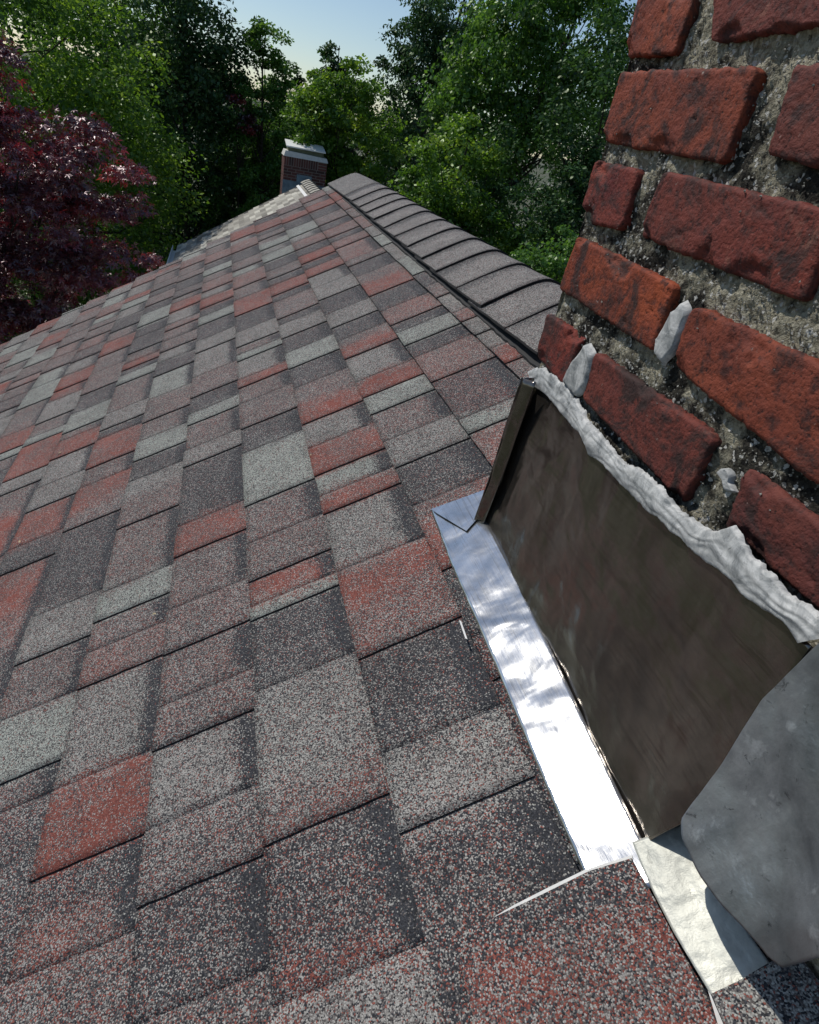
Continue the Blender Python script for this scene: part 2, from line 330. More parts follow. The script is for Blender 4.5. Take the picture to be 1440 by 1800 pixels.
def mat_metal(name, col, rough, wav=0.004, scr=1.0, stain=0.3, rot=(0,0,0)):
    t = NT(name)
    big = t.noise(9, 2, 0.45, dist=0.6); mid = t.noise(26, 2, 0.4, dist=0.4)
    brush = t.noise(60, 5, 0.75, t.mapv((4.0, 0.10, 4.0), rot)); smear = t.noise(16, 4, 0.6, t.mapv((1.0, 1.6, 0.4), (rad(18), 0, 0)), 0.8)
    st = t.noise(20, 6, 0.7)
    c = t.mix(t.math('MULTIPLY', t.ramp(st, [(0.35, 0.0), (0.7, 1.0)]), stain), col, tuple(k*0.45 for k in col))
    c = t.mix(t.math('MULTIPLY', t.ramp(smear, [(0.45, 0.0), (0.62, 1.0)]), 0.55*stain), c, tuple(min(1, k*1.5) for k in col))
    c = t.mix(t.math('MULTIPLY', t.ramp(brush, [(0.52, 0.0), (0.66, 1.0)]), min(0.9, 0.30*scr)), c, tuple(k*0.35 for k in col))
    r = t.math('MULTIPLY_ADD', brush, 0.16, rough-0.08)
    h = t.math('ADD', t.math('MULTIPLY', big, 1.0), t.math('MULTIPLY', mid, 0.35))
    b = t.bump(h, 0.6, wav*4); b = t.bump(brush, 0.22*scr, 0.0005, b)
    return t.pbr(c, r, 0.9, b)

def mat_lead(name, lo, hi, metal=0.55, rough=0.5):
    t = NT(name)
    n1 = t.noise(9, 5, 0.65, dist=0.4); n2 = t.noise(48, 5, 0.65); n3 = t.noise(300, 4, 0.6)
    c = t.mix(t.ramp(n1, [(0.3, 0.0), (0.7, 1.0)]), lo, hi)
    c = t.mix(t.ramp(t.noise(75, 5, 0.75, dist=0.8), [(0.30, 0.75), (0.39, 0.0)]), c, tuple(k*0.25 for k in lo))
    c = t.mix(t.ramp(n2, [(0.6, 0.0), (0.75, 0.5)]), c, tuple(min(1, k*1.5) for k in hi))
    h = t.math('ADD', n2, t.math('MULTIPLY', n3, 0.5))
    return t.pbr(c, t.math('MULTIPLY_ADD', n2, 0.3, rough-0.15), metal, t.bump(h, 0.45, 0.0016))

def mat_leaf(name, cols, trans=0.35, gloss=0.12, bark=False):
    t = NT(name)
    at = t.n('ShaderNodeAttribute', attribute_name='tone')
    c = t.ramp(at.outputs['Fac'], cols)
    d = t.n('ShaderNodeBsdfDiffuse'); tr = t.n('ShaderNodeBsdfTranslucent'); g = t.n('ShaderNodeBsdfGlossy')
    t.l(c, d.inputs[0])
    c2 = t.mix(1.0, c, (1.6, 1.5, 0.7), 'MULTIPLY') if not bark else t.mix(1.0, c, (2.2, 0.8, 0.8), 'MULTIPLY')
    t.l(c2, tr.inputs[0]); g.inputs['Roughness'].default_value = 0.42; g.inputs[0].default_value = (0.70, 0.80, 0.60, 1) if not bark else (0.85, 0.75, 0.78, 1)
    m1 = t.n('ShaderNodeMixShader'); m1.inputs[0].default_value = trans; t.l(d.outputs[0], m1.inputs[1]); t.l(tr.outputs[0], m1.inputs[2])
    m2 = t.n('ShaderNodeMixShader'); m2.inputs[0].default_value = gloss; t.l(m1.outputs[0], m2.inputs[1]); t.l(g.outputs[0], m2.inputs[2])
    t.l(m2.outputs[0], t.out.inputs[0]); return t.m

M_GRAN = mat_granules('shingle_granules')
M_ASPH = mat_plain('asphalt_edge', (0.014, 0.013, 0.013), 0.8, 0, 200, 0.4, 0.5)
M_VENT = mat_plain('black_vent_mesh', (0.008, 0.008, 0.008), 0.7, 0, 400, 0.5, 0.8)
M_BRICK = [mat_brick('brick_orange', (0.31, 0.070, 0.028)), mat_brick('brick_red', (0.23, 0.048, 0.030)), mat_brick('brick_brown', (0.17, 0.050, 0.034))]
M_MORT = mat_mortar()
M_PANEL = mat_metal('aluminium_dark_reflection', (0.215, 0.190, 0.165), 0.12, 0.0030, 1.6, 0.6)  # same sheet as the flange; its dark brown reflections are put into the base colour
M_FLANGE = mat_metal('bright_aluminium', (0.60, 0.605, 0.60), 0.15, 0.0018, 2.2, 0.6)
M_LEAD = mat_lead('weathered_lead', (0.10, 0.115, 0.125), (0.50, 0.53, 0.55), 0.75, 0.40)
M_LEADP = mat_lead('pale_lead', (0.24, 0.245, 0.22), (0.62, 0.62, 0.54), 0.25, 0.5)
M_EDGE = mat_plain('cut_aluminium_edge', (0.52, 0.52, 0.50), 0.5, 0, 60, 0.25)
M_WHITE = mat_plain('white_painted_metal', (0.78, 0.78, 0.75), 0.45, 0, 30, 0.1)
def mat_sealant():
    t = NT('smeared_sealant')
    n = t.noise(40, 5, 0.7, t.mapv((1, 1, 1)), 1.2); n2 = t.noise(140, 5, 0.7, dist=1.5); n3 = t.noise(500, 3)
    c = t.mix(t.ramp(n, [(0.35, 0.0), (0.6, 1.0)]), (0.16, 0.17, 0.17), (0.50, 0.50, 0.48))
    c = t.mix(t.ramp(n2, [(0.28, 0.8), (0.40, 0.0)]), c, (0.10, 0.105, 0.105))
    ln = t.noise(170, 3, 0.55, t.mapv((1, 0.28, 1), (rad(12), 0, 0)), 0.9)
    h = t.math('ADD', t.math('MULTIPLY', ln, 1.0), t.math('ADD', t.math('MULTIPLY', n2, 0.4), t.math('MULTIPLY', n3, 0.06)))
    return t.pbr(c, 0.5, 0, t.bump(h, 0.7, 0.0010), 0.4)
M_SEAL = mat_sealant()

# ------------------------------------------------------------------ ground
def build_ground():
    n = 60; V = []; F = []
    xs = np.sign(np.linspace(-1, 1, n))*np.abs(np.linspace(-1, 1, n))**2.2*400
    for x in xs:
        for y in xs:
            V.append((x, y, -6.6 + 0.35*noise.noise(Vector((x*0.06, y*0.06, 0))) + max(0, (y-20))*0.02))
    F = [(i*n+j, (i+1)*n+j, (i+1)*n+j+1, i*n+j+1) for i in range(n-1) for j in range(n-1)]
    t = NT('woodland_ground')
    c = t.mix(t.ramp(t.noise(0.5, 6, 0.6), [(0.35, 0), (0.65, 1)]), (0.035, 0.055, 0.018), (0.10, 0.095, 0.06))
    c = t.mix(t.ramp(t.noise(0.16, 3, 0.5), [(0.62, 0), (0.66, 1)]), c, (0.20, 0.20, 0.17))
    m = t.pbr(c, 0.95, 0, t.bump(t.noise(3, 5), 0.6, 0.1))
    tag(link('ground', mesh('ground', V, F), m), kind='structure')
build_ground()

# ------------------------------------------------------------------ house with the shingle roof
E_ = 0.1447
def uk(k): return -0.0895 + (k-2)*E_
WGT = {'D': (.05, .15, .59, .2), 'R': (.66, .14, .13, 0), 'P': (.36, .26, .21, 0), 'M': (.17, .27, .33, .1),
       'Q': (.17, .15, .54, 0), 'N': (.12, .21, .53, .1), 'S': (.06, .44, .24, .3), 'W': (.07, .52, .20, .1), 'G': (.03, .58, .17, .9)}
house = empty('house', (0, 0, -6.5), 'near house under a speckled red, grey and green asphalt shingle roof with grey ridge caps', 'house')

def rake_end(u): return 3.07 + 0.12*(u+1.77)

def course_zones(k):
    rnd = random.Random(100+k)
    def rz():
        c = rnd.choices('MSGRDPN', (34, 23, 15, 12, 7, 16, 3))[0]
        return c
    L = []
    if k in ZONES:
        for w in ZONES[k].split():
            L.append([float(w[:-2]), w[-2], w[-1]])
        r = L[0][0]; pre = []
        if -4 < k < 3: L[0][0] = -1.15; r = -1.15
        while r > -1.1:
            r -= rnd.uniform(0.08, 0.19); pre.append([r, rnd.choice('TB'), rz()])
        L = pre[::-1] + L
    else:
        L = [[-1.2, 'T', rz()]]
    end = rake_end(uk(k))
    while L[-1][0] < end - 0.12:
        prev = L[-1]
        ty = 'B' if prev[1] in 'Tt' and rnd.random() < 0.72 else 'T'
        L.append([prev[0] + rnd.uniform(0.075, 0.20), ty, rz()])
    return [z for z in L if z[0] < end - 0.02]

PIECES = []
for k in range(-17, 5):
    Z = course_zones(k); end = rake_end(uk(k)) + random.uniform(-0.012, 0.012)
    R0 = [z[0] for z in Z] + [end]
    # colour weights along the course
    def weights(r, u, k=k, Z=Z, R0=R0):
        wob = 0.022*fbm(r*1.0, u, k*3.1, 22, 3) + 0.05*(u-uk(k)-E_/2)*math.sin(k*2.3)
        rr = r + wob
        i = 0
        while i < len(Z)-1 and rr >= R0[i+1]: i += 1
        # sharp at raised tab starts
        j = 0
        while j < len(Z)-1 and r >= R0[j+1]: j += 1
        if i != j:
            b = max(i, j)
            if Z[b][1] == 'T': i = j
        w = np.array(WGT[Z[i][2]])
        if i < len(Z)-1 and Z[i+1][1] != 'T':
            d = R0[i+1]-rr
            if d < 0.024: w = w + (np.array(WGT[Z[i+1][2]])-w)*0.5*(1-d/0.024)
        if i > 0 and Z[i][1] != 'T':
            d = rr-R0[i]
            if d < 0.024: w = w + (np.array(WGT[Z[i-1][2]])-w)*0.5*(1-max(d, 0)/0.024)
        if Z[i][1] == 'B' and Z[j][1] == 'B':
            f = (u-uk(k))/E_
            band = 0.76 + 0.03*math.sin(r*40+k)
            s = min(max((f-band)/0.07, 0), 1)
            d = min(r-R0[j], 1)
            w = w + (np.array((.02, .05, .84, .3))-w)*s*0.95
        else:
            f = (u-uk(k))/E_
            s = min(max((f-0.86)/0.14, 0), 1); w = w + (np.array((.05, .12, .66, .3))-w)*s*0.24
        return w
    i = 0
    while i < len(Z):
        j = i+1
        if Z[i][1] == 'T':
            while j < len(Z) and Z[j][1] == 't': j += 1
        else:
            while j < len(Z) and Z[j][1] == 'B': j += 1
        a, b = R0[i], R0[j]
        lay = 'T' if Z[i][1] == 'T' else 'B'
        PIECES.append((k, a, b, lay, weights, j < len(Z) and Z[j][1] == 'T'))
        i = j
def pdist(p):
    c = np.array(roofp(uk(p[0])+E_/2, (p[1]+p[2])/2)); v = c-CAMP
    q = np.array((v@np.array(_right), v@np.array(_down), v@np.array(_fwd)))
    if q[2] < 0.15: return 1e6
    X, Y = 720+1100*q[0]/q[2], 885+1100*q[1]/q[2]
    if not (-150 < X < 1500 and -60 < Y < 1990): return 1e5+q[2]
    return -(p[2]-p[1])/q[2]**3
PIECES.sort(key=pdist)

def tab_mesh(k, a, b, lay, wf, nextT, fine=True):
    far = b-a > 0
    step = 0.0145 if fine else 0.03
    nr = max(3, int((b-a)/step)); nu = 10 if fine else 5
    u0, u1 = uk(k), uk(k)+E_+0.012
    rs = np.linspace(a, b + (0.0 if lay == 'T' else 0.006), nr+1)
    if lay == 'T': rs = np.insert(rs, nr, max(rs[-1]-0.010, (rs[-2]+rs[-1])/2))
    us = np.linspace(u0, u1, nu+1)
    V = []; W = []
    jit = 0.0012*noise.noise(Vector((k*3.3, a*9, 0)))
    tilt = 0.0016*noise.noise(Vector((k*1.3, a*7, 5)))
    for i, r in enumerate(rs):
        for j, u in enumerate(us):
            f = (u-u0)/E_
            h = 0.0070*(1-f) + 0.0010
            if lay == 'T':
                h += 0.0027*(1.0 if i < len(rs)-1 else 0.02)
            h += 0.0007*noise.noise(Vector((u*14, r*14, k)))
            uu = u; r2 = r
            if j == 0: uu += 0.0012*noise.noise(Vector((r*60, k, 3))) + 0.0016*noise.noise(Vector((r*9, k, 8))) + jit + tilt*(r-a)/(b-a)
            if i == 0 and lay == 'T': r2 += 0.0012*noise.noise(Vector((u*60, k, a*5))) + jit*1.5
            V.append(roofp(uu, r2, h)); W.append(wf(r, u))
    n = len(rs); m = len(us)
    F = [(i*m+j, i*m+j+1, (i+1)*m+j+1, (i+1)*m+j) for i in range(n-1) for j in range(m-1)]
    F = [f[::-1] for f in F]; nt = len(F)
    th = 0.0036 if lay == 'T' else 0.003
    # skirt: butt edge, near side
    N0 = len(V)
    ring = [i*m for i in range(n)][::-1] + list(range(1, m))
    for q in ring:
        x, y, z = V[q]; V.append((x+SP*th, y, z-CP*th)); W.append(W[q])
    for c in range(len(ring)-1):
        F.append((ring[c], ring[c+1], N0+c+1, N0+c))
    me = mesh('shingle', V, F)
    me.materials.append(M_GRAN); me.materials.append(M_ASPH)
    mi = np.zeros(len(F), dtype=np.int32); mi[nt:] = 1
    me.polygons.foreach_set('material_index', mi)
    sm = np.zeros(len(F), dtype=bool); sm[:nt] = True; me.polygons.foreach_set('use_smooth', sm)
    at = me.attributes.new('mixw', 'FLOAT_COLOR', 'POINT'); at.data.foreach_set('color', np.array(W, dtype=np.float32).ravel())
    return me, V, F, W, mi

NPART = 296
fieldV = []; fieldF = []; fieldW = []; fieldM = []
for idx, p in enumerate(PIECES):
    if idx < NPART:
        me, *_ = tab_mesh(*p, fine=idx < 150)
        link('shingle', me, None, house)
    else:
        me, V, F, W, mi = tab_mesh(*p, fine=False)
        bpy.data.meshes.remove(me)
        n0 = len(fieldV); fieldV += V; fieldF += [tuple(q+n0 for q in f) for f in F]; fieldW += W; fieldM += list(mi)
me = mesh('shingle_field', fieldV, fieldF); me.materials.append(M_GRAN); me.materials.append(M_ASPH)
me.polygons.foreach_set('material_index', np.array(fieldM, dtype=np.int32))
at = me.attributes.new('mixw', 'FLOAT_COLOR', 'POINT'); at.data.foreach_set('color', np.array(fieldW, dtype=np.float32).ravel())
tag(link('shingle_field', me, None, house), kind='stuff')

# deck, far slope, gable walls
XR = 0.362                       # ridge line
ZR = XR*SP/CP
def deck():
    b = MB()
    uE = uk(-17)-0.01
    A = [roofp(uE, -2.4, -0.001), roofp(uE, 3.0, -0.001), roofp(XR/CP, 3.28, -0.001), roofp(XR/CP, -2.4, -0.001)]
    t = 0.03
    v = [Vector(p) for p in A]; w = [p - Vector((0, 0, t)) for p in v]
    b.add(v+w, [(0,3,2,1), (4,5,6,7), (0,1,5,4), (1,2,6,5), (3,0,4,7)])
    # right-hand slope
    X2 = 2*XR - (uE*CP); Z2 = uE*SP
    A = [(XR, -2.4, ZR-0.001), (XR, 3.28, ZR-0.001), (X2, 3.28, Z2), (X2, -2.4, Z2)]
    v = [Vector(p) for p in A]; w = [p - Vector((0, 0, t)) for p in v]
    b.add(v+w, [(0,3,2,1), (4,5,6,7), (1,2,6,5), (2,3,7,6), (3,0,4,7)])
    b.build('roof_deck', M_ASPH, house)
    g = MB()
    xa = uE*CP+0.35; xb = 2*XR-xa; za = uE*SP-0.0
    for y in (-2.2, 2.8):
        g.add([(xa, y, -6.5), (xb, y, -6.5), (xb, y, za+0.1), (XR, y, ZR-0.08), (xa, y, za+0.1), (xa, y+0.1, -6.5), (xb, y+0.1, -6.5), (xb, y+0.1, za+0.1), (XR, y+0.1, ZR-0.08), (xa, y+0.1, za+0.1)],
              [(0,1,2,3,4), (9,8,7,6,5), (0,4,9,5), (1,6,7,2)])
    g.box(xa, xa+0.1, -2.1, 2.8, -6.5, za+0.1); g.box(xb-0.1, xb, -2.1, 2.8, -6.5, za+0.1)
    g.build('wall', mat_plain('pale_siding', (0.55, 0.54, 0.50), 0.7, 0, 8, 0.08), house)
    s = MB()
    for k in range(0, 17):
        for q in range(30):
            y0 = -2.3 + q*0.186 + (k % 3)*0.05; ua = (k)*E_
            f0 = Vector((XR+0.0+ua*CP, 0, ZR-ua*SP)); f1 = Vector((XR+(ua+E_)*CP, 0, ZR-(ua+E_)*SP))
            n = Vector((SP, 0, CP)); h0, h1 = 0.001, 0.008+0.003*((q+k) % 2)
            y1 = min(y0+0.184, 3.26)
            if y1 <= y0: continue
            P = [f0+n*h0, f1+n*h1, f1+n*0.0005]
            v = [(p.x, y, p.z) for y in (y0, y1) for p in P]
            s.add(v, [(0,1,4,3), (1,2,5,4), (0,2,1), (3,4,5)])
    me = mesh('far_slope_shingles', s.v, s.f); me.materials.append(M_GRAN)
    w = np.tile(np.array(WGT['M'], dtype=np.float32), (len(s.v), 1)); at = me.attributes.new('mixw', 'FLOAT_COLOR', 'POINT'); at.data.foreach_set('color', w.ravel())
    tag(link('shingle_field', me, None, house), kind='stuff')
deck()

# ridge vent and ridge caps
def ridge():
    v = MB()
    nseg = 120
    for sgn in (1, -1):
        pts = []
        for i in range(nseg+1):
            y = 0.30 + (2.78-0.30)*i/nseg
            e = 0.0045*noise.noise(Vector((y*40, sgn, 0))) + 0.002*noise.noise(Vector((y*130, sgn, 4)))
            for (u, h) in ((0.236+e, 0.002), (0.240+e, 0.011+e*0.5), (0.40, 0.011)):
                x, _, z = roofp(u, y, h)
                pts.append((x if sgn == 1 else 2*XR-x, y, z))
        v.add(pts, [((i*3)+j, (i*3)+j+1, (i+1)*3+j+1, (i+1)*3+j) for i in range(nseg) for j in range(2)])
    v.build('ridge_vent', M_VENT, house)
    butts = [0.372, 0.538, 0.702, 0.871, 1.050, 1.227, 1.408, 1.578, 1.776, 1.955, 2.123, 2.29, 2.485, 2.70]
    # rounded cross-section: parameter -1 (camera side) .. 1
    prof = []
    for i in range(25):
        t = -1 + 2*i/24
        w = 0.362 - 0.240*CP + 0.004
        x = XR + t*w*1.02
        top = ZR + 0.011; slope = SP/CP
        d = abs(t)*w*1.02
        z = top - slope*(math.sqrt(d*d + 0.034**2) - 0.034)
        prof.append((x, z))
    for n, y0 in enumerate(butts):
        last = n == len(butts)-1
        y1 = (3.30 if last else butts[n+1] + 0.07)
        ny = 10; V = []; W = []
        rn = random.Random(n); j1 = rn.uniform(-0.0025, 0.0025); sk = rn.uniform(-0.012, 0.012)
        L = y1-y0
        for i in range(ny+1):
            f = i/ny; y = y0+L*f
            lift = (0.0075*(1-f) + 0.0005) if not last else 0.004-0.010*f
            for q, (x, z) in enumerate(prof):
                t = -1+2*q/24
                yy = y + (sk*t + 0.0015*noise.noise(Vector((x*50, n, 0))))*(1-f)
                # caps sag slightly between butts, edges stay lifted
                dz = lift + 0.0012*noise.noise(Vector((x*14, y*12, n))) + j1*abs(t)
                xx = x + (0.0018*noise.noise(Vector((y*60, n, 2))) + (j1 if f < 0.1 else 0) if q in (0, 24) else 0)
                V.append((xx, yy, z+dz))
                s = min(max((f*L-(E_*1.2-0.055))/0.05, 0), 1)
                w = np.array((.05, .48, .18, .1)); w = w + (np.array((.03, .12, .64, .3))-w)*s
                if last: w = np.array((.04, .40, .24, .3))
                W.append(w)
        m = 25
        F = [(i*m+j, i*m+j+1, (i+1)*m+j+1, (i+1)*m+j) for i in range(ny) for j in range(m-1)]; nt = len(F)
        N0 = len(V)
        ring = [i*m for i in range(ny, -1, -1)] + list(range(1, m)) + [i*m+m-1 for i in range(1, ny+1)]
        for q in ring: V.append((V[q][0], V[q][1], V[q][2]-0.0048)); W.append(W[q])
        for c in range(len(ring)-1): F.append((ring[c], N0+c, N0+c+1, ring[c+1]))
        me = mesh('ridge_cap', V, F); me.materials.append(M_GRAN); me.materials.append(M_ASPH)
        mi = np.zeros(len(F), dtype=np.int32); mi[nt:] = 1; me.polygons.foreach_set('material_index', mi)
        sm = np.zeros(len(F), dtype=bool); sm[:nt] = True; me.polygons.foreach_set('use_smooth', sm)
        at = me.attributes.new('mixw', 'FLOAT_COLOR', 'POINT'); at.data.foreach_set('color', np.array(W, dtype=np.float32).ravel())
        link('ridge_cap', me, None, house)
ridge()

# loose raised shingles beside the chimney
def loose(name, P, col, col2, label, split):
    V, F = poly_slab(P, 0.009, RN)
    c = np.mean(np.array([tuple(p) for p in V[:len(P)]]), axis=0)
    # refine the top face with a fan of rings so the granule mix can change over it
    n = len(P); VV = []; WW = []; rings = 9
    for r in range(rings):
        f = 1-r/rings
        for p in P:
            q = np.array(p)*f + c*(1-f); q = q + np.array(RN)*(0.0012*fbm(q[0], q[1], 1, 12, 2) - (0.0015 if r == 0 else 0))
            VV.append(tuple(q))
    VV.append(tuple(c))
    FF = []
    for r in range(rings-1):
        for i in range(n): FF.append((r*n+i, (r+1)*n+i, (r+1)*n+(i+1) % n, r*n+(i+1) % n)[::-1])
    for i in range(n): FF.append(((rings-1)*n+i, len(VV)-1, (rings-1)*n+(i+1) % n)[::-1])
    nt = len(FF); N0 = len(VV)
    for p in P: VV.append(tuple(np.array(p)-np.array(RN)*0.010))
    for i in range(n): FF.append((i, N0+i, N0+(i+1) % n, (i+1) % n)[::-1])
    for x, y, z in VV:
        s = split(x, y); WW.append(np.array(WGT[col])*(1-s)+np.array(WGT[col2])*s)
    me = mesh('loose_shingle', VV, FF); me.materials.append(M_GRAN); me.materials.append(M_ASPH)
    mi = np.zeros(len(FF), dtype=np.int32); mi[nt:] = 1; me.polygons.foreach_set('material_index', mi)
    at = me.attributes.new('mixw', 'FLOAT_COLOR', 'POINT'); at.data.foreach_set('color', np.array(WW, dtype=np.float32).ravel())
    me.validate(); 
    return link(name, me, None, None)
def sstep(a, b, x): t = min(max((x-a)/(b-a), 0), 1); return t*t*(3-2*t)
o = loose('shingle_piece', RAISED, 'P', 'N', '', lambda x, y: sstep(-0.520, -0.497, y + 0.12*(x+0.1) + 0.004*math.sin(x*160)))
tag(o, 'raised red speckled shingle lapped over the near end of the bright metal flange', 'shingle')
o = loose('shingle_piece', NEARSH, 'S', 'S', '', lambda x, y: 0)
tag(o, 'brownish grey shingle in the bottom right corner below the lead sheet', 'shingle')
V, F = poly_slab(SHIM, 0.002, RN); b = MB(); b.add(V, F)
tag(b.build('metal_shim', M_EDGE), 'thin white metal edge peeking out along the raised shingle at the flange', 'metal strip')
V, F = poly_slab(SHIM2, 0.0015, RN); b = MB(); b.add(V, F)
tag(b.build('metal_shim', M_EDGE), 'thin white metal edge between the raised shingle and the bottom right corner shingle', 'metal strip')

# ------------------------------------------------------------------ near chimney
chim = empty('brick_chimney', (0, 0, 0), 'large weathered red brick chimney rising close at the right beside the sheet metal flashing', 'chimney')

def hero_brick(Q, seed, mat, tone, res=0.0023, proud=0.0):
    """Q: tl, tr, br, bl as (y, z) on the face; returns mesh; face looks to -X"""
    rn = random.Random(seed)
    tl, tr, br, bl = [np.array(q) for q in Q]
    tl, tr, br, bl = tl+(.0012,.0012), tr+(-.0012,.0012), br+(-.0012,-.0012), bl+(.0012,-.0012)
    Lh = np.linalg.norm(tr-tl); Lv = np.linalg.norm(bl-tl)
    ns = max(8, int(Lh/res)); nt = max(8, int(Lv/res))
    S = np.linspace(0, 1, ns+1); T = np.linspace(0, 1, nt+1)
    r = rn.uniform(0.0010, 0.0020); rr = [rn.uniform(0.002, 0.009) for _ in range(4)]
    tiltx = rn.uniform(-0.002, 0.002)
    V = []; TN = []
    chips = [(rn.random(), rn.choice((0.0, 1.0)), rn.uniform(0.006, 0.015)) for _ in range(3)]
    for s in S:
        for t in T:
            ds = min(s, 1-s)*Lh; dt = min(t, 1-t)*Lv
            ci = (0 if t < .5 else 3) if s < .5 else (1 if t < .5 else 2); rc = rr[ci]
            ins = rc - math.sqrt(max(rc*rc-(rc-dt)**2, 0)) if dt < rc else 0
            s2 = s
            sg = (ins/Lh)*max(0, 1-ds/0.03)
            s2 = s+sg if s < .5 else s-sg
            p = (tl*(1-s2)+tr*s2)*(1-t) + (bl*(1-s2)+br*s2)*t
            # ragged arrises
            e1 = math.exp(-ds/0.006); e2 = math.exp(-dt/0.006)
            a = 0.0014*noise.fractal(Vector((p[1]*150, seed*3.7, p[0]*20)), 0.6, 2.2, 4)
            c = 0.0016*noise.fractal(Vector((p[0]*150, seed*1.9+50, p[1]*20)), 0.6, 2.2, 4)
            p = p + np.array((a*e1, c*e2))
            d = min(ds, dt); x = proud - 0.001 + tiltx*(s-.5)
            if d < r: x += (r - math.sqrt(max(r*r-(r-d)**2, 0)))*1.0
            nz = noise.fractal(Vector((p[0]*45, p[1]*45, seed)), 0.7, 2.1, 5)
            x += 0.0009*nz + 0.0008*noise.noise(Vector((p[0]*13, p[1]*13, seed+9)))
            pit = noise.noise(Vector((p[0]*120, p[1]*150, seed+31)))
            if pit > 0.5: x += (pit-0.5)*0.008
            for cs, ct, cr in chips:
                dd = math.hypot((s-cs)*Lh*0.6, (t-ct)*Lv)*(1+0.6*nz)
                if dd < cr: x += 0.0045*min(1, 2.2*(1-dd/cr))
            V.append((x, p[0], p[1]))
            TN.append(min(1, max(0, tone + 0.35*noise.noise(Vector((p[0]*9, p[1]*12, seed+70))))))
    n = ns+1; m = nt+1
    F = [(i*m+j, (i+1)*m+j, (i+1)*m+j+1, i*m+j+1) for i in range(ns) for j in range(nt)]
    ring = [i*m for i in range(n)] + [(n-1)*m+j for j in range(1, m)] + [i*m+m-1 for i in range(n-2, -1, -1)] + [j for j in range(m-2, 0, -1)]
    prev = ring
    for dep in (0.006, 0.05):
        N0 = len(V)
        for q in ring:
            x, y, z = V[q]; V.append((max(x, 0)+dep, y, z)); TN.append(TN[q])
        R = len(ring); cur = [N0+i for i in range(R)]
        for i in range(R): F.append((prev[i], cur[i], cur[(i+1) % R], prev[(i+1) % R]))
        prev = cur
    me = mesh('brick', V, F); me.materials.append(mat)
    at = me.attributes.new('tone', 'FLOAT', 'POINT'); at.data.foreach_set('value', TN)
    return me

TONES = [(0, .25), (1, .7), (0, .45), (2, .8), (1, .15), (1, .5), (0, .1), (0, .35), (1, .2), (1, .75), (2, .4)]
for i, Q in enumerate(BRICKS_SEEN):
    mi, tn = TONES[i]
    me = hero_brick(Q, i+1, M_BRICK[mi], tn)
    link('brick', me, None, chim, True)
# the rest of the stack, coarser
TOPZ = 1.02
rows = []
for n in range(-4, 6):
    rows.append(0.645 + n*0.078 if n >= 0 else 0.645 + n*0.078)
seen_hi = 0.64
def cheap_brick(x0, x1, y0, y1, z0, z1, seed):
    rn = random.Random(seed); v, f = box_vf(x0, x1, y0, y1, z0, z1)
    v = [(x+rn.uniform(-.002, .002), y+rn.uniform(-.002, .002), z+rn.uniform(-.002, .002)) for x, y, z in v]
    me = mesh('brick', v, f); me.materials.append(M_BRICK[rn.choice((0, 1, 1, 2))])
    at = me.attributes.new('tone', 'FLOAT', 'POINT'); at.data.foreach_set('value', [rn.random()]*8)
    link('brick', me, None, chim)
CX1, CY0 = 0.62, -1.06
sd_ = 500
zr = [(-0.38+0.078*i) for i in range(18)]
for ri, z0 in enumerate(zr):
    z1 = z0+0.059
    off = 0.0 if ri % 2 else 0.105
    # camera-side face outside the part already laid brick by brick
    y = -0.004
    lens = [0.205-off if off else 0.205]
    while y > CY0+0.05:
        L = 0.100 if (off and y > -0.01) else 0.200
        ya = max(y-L, CY0)
        inseen = (z0 > 0.23 and z1 < 0.64 and y > -0.50)
        if not inseen and (z1 > 0.645 or (y < -0.50)) and y-ya > 0.03:
            z0b = z0
            if z0 > 0.55: me = hero_brick([(y, z1), (ya, z1), (ya, z0), (y, z0)], sd_, M_BRICK[sd_ % 3], random.Random(sd_).random(), 0.006); link('brick', me, None, chim, True)
            else: cheap_brick(0.0, 0.09, ya, y, z0, z1, sd_)
        sd_ += 1; y = ya-0.018
    if z0 < -0.1: continue
    # the two short sides and the back
    x = 0.095 if not off else 0.0
    x = 0.100
    while x < CX1-0.03:
        xb = min(x+(0.2), CX1)
        if z1 > x*SP/CP-0.05 or True:
            cheap_brick(x, xb, -0.09, -0.004, z0, z1, sd_); cheap_brick(x, xb, CY0, CY0+0.09, z0, z1, sd_+1)
        sd_ += 2; x = xb+0.018
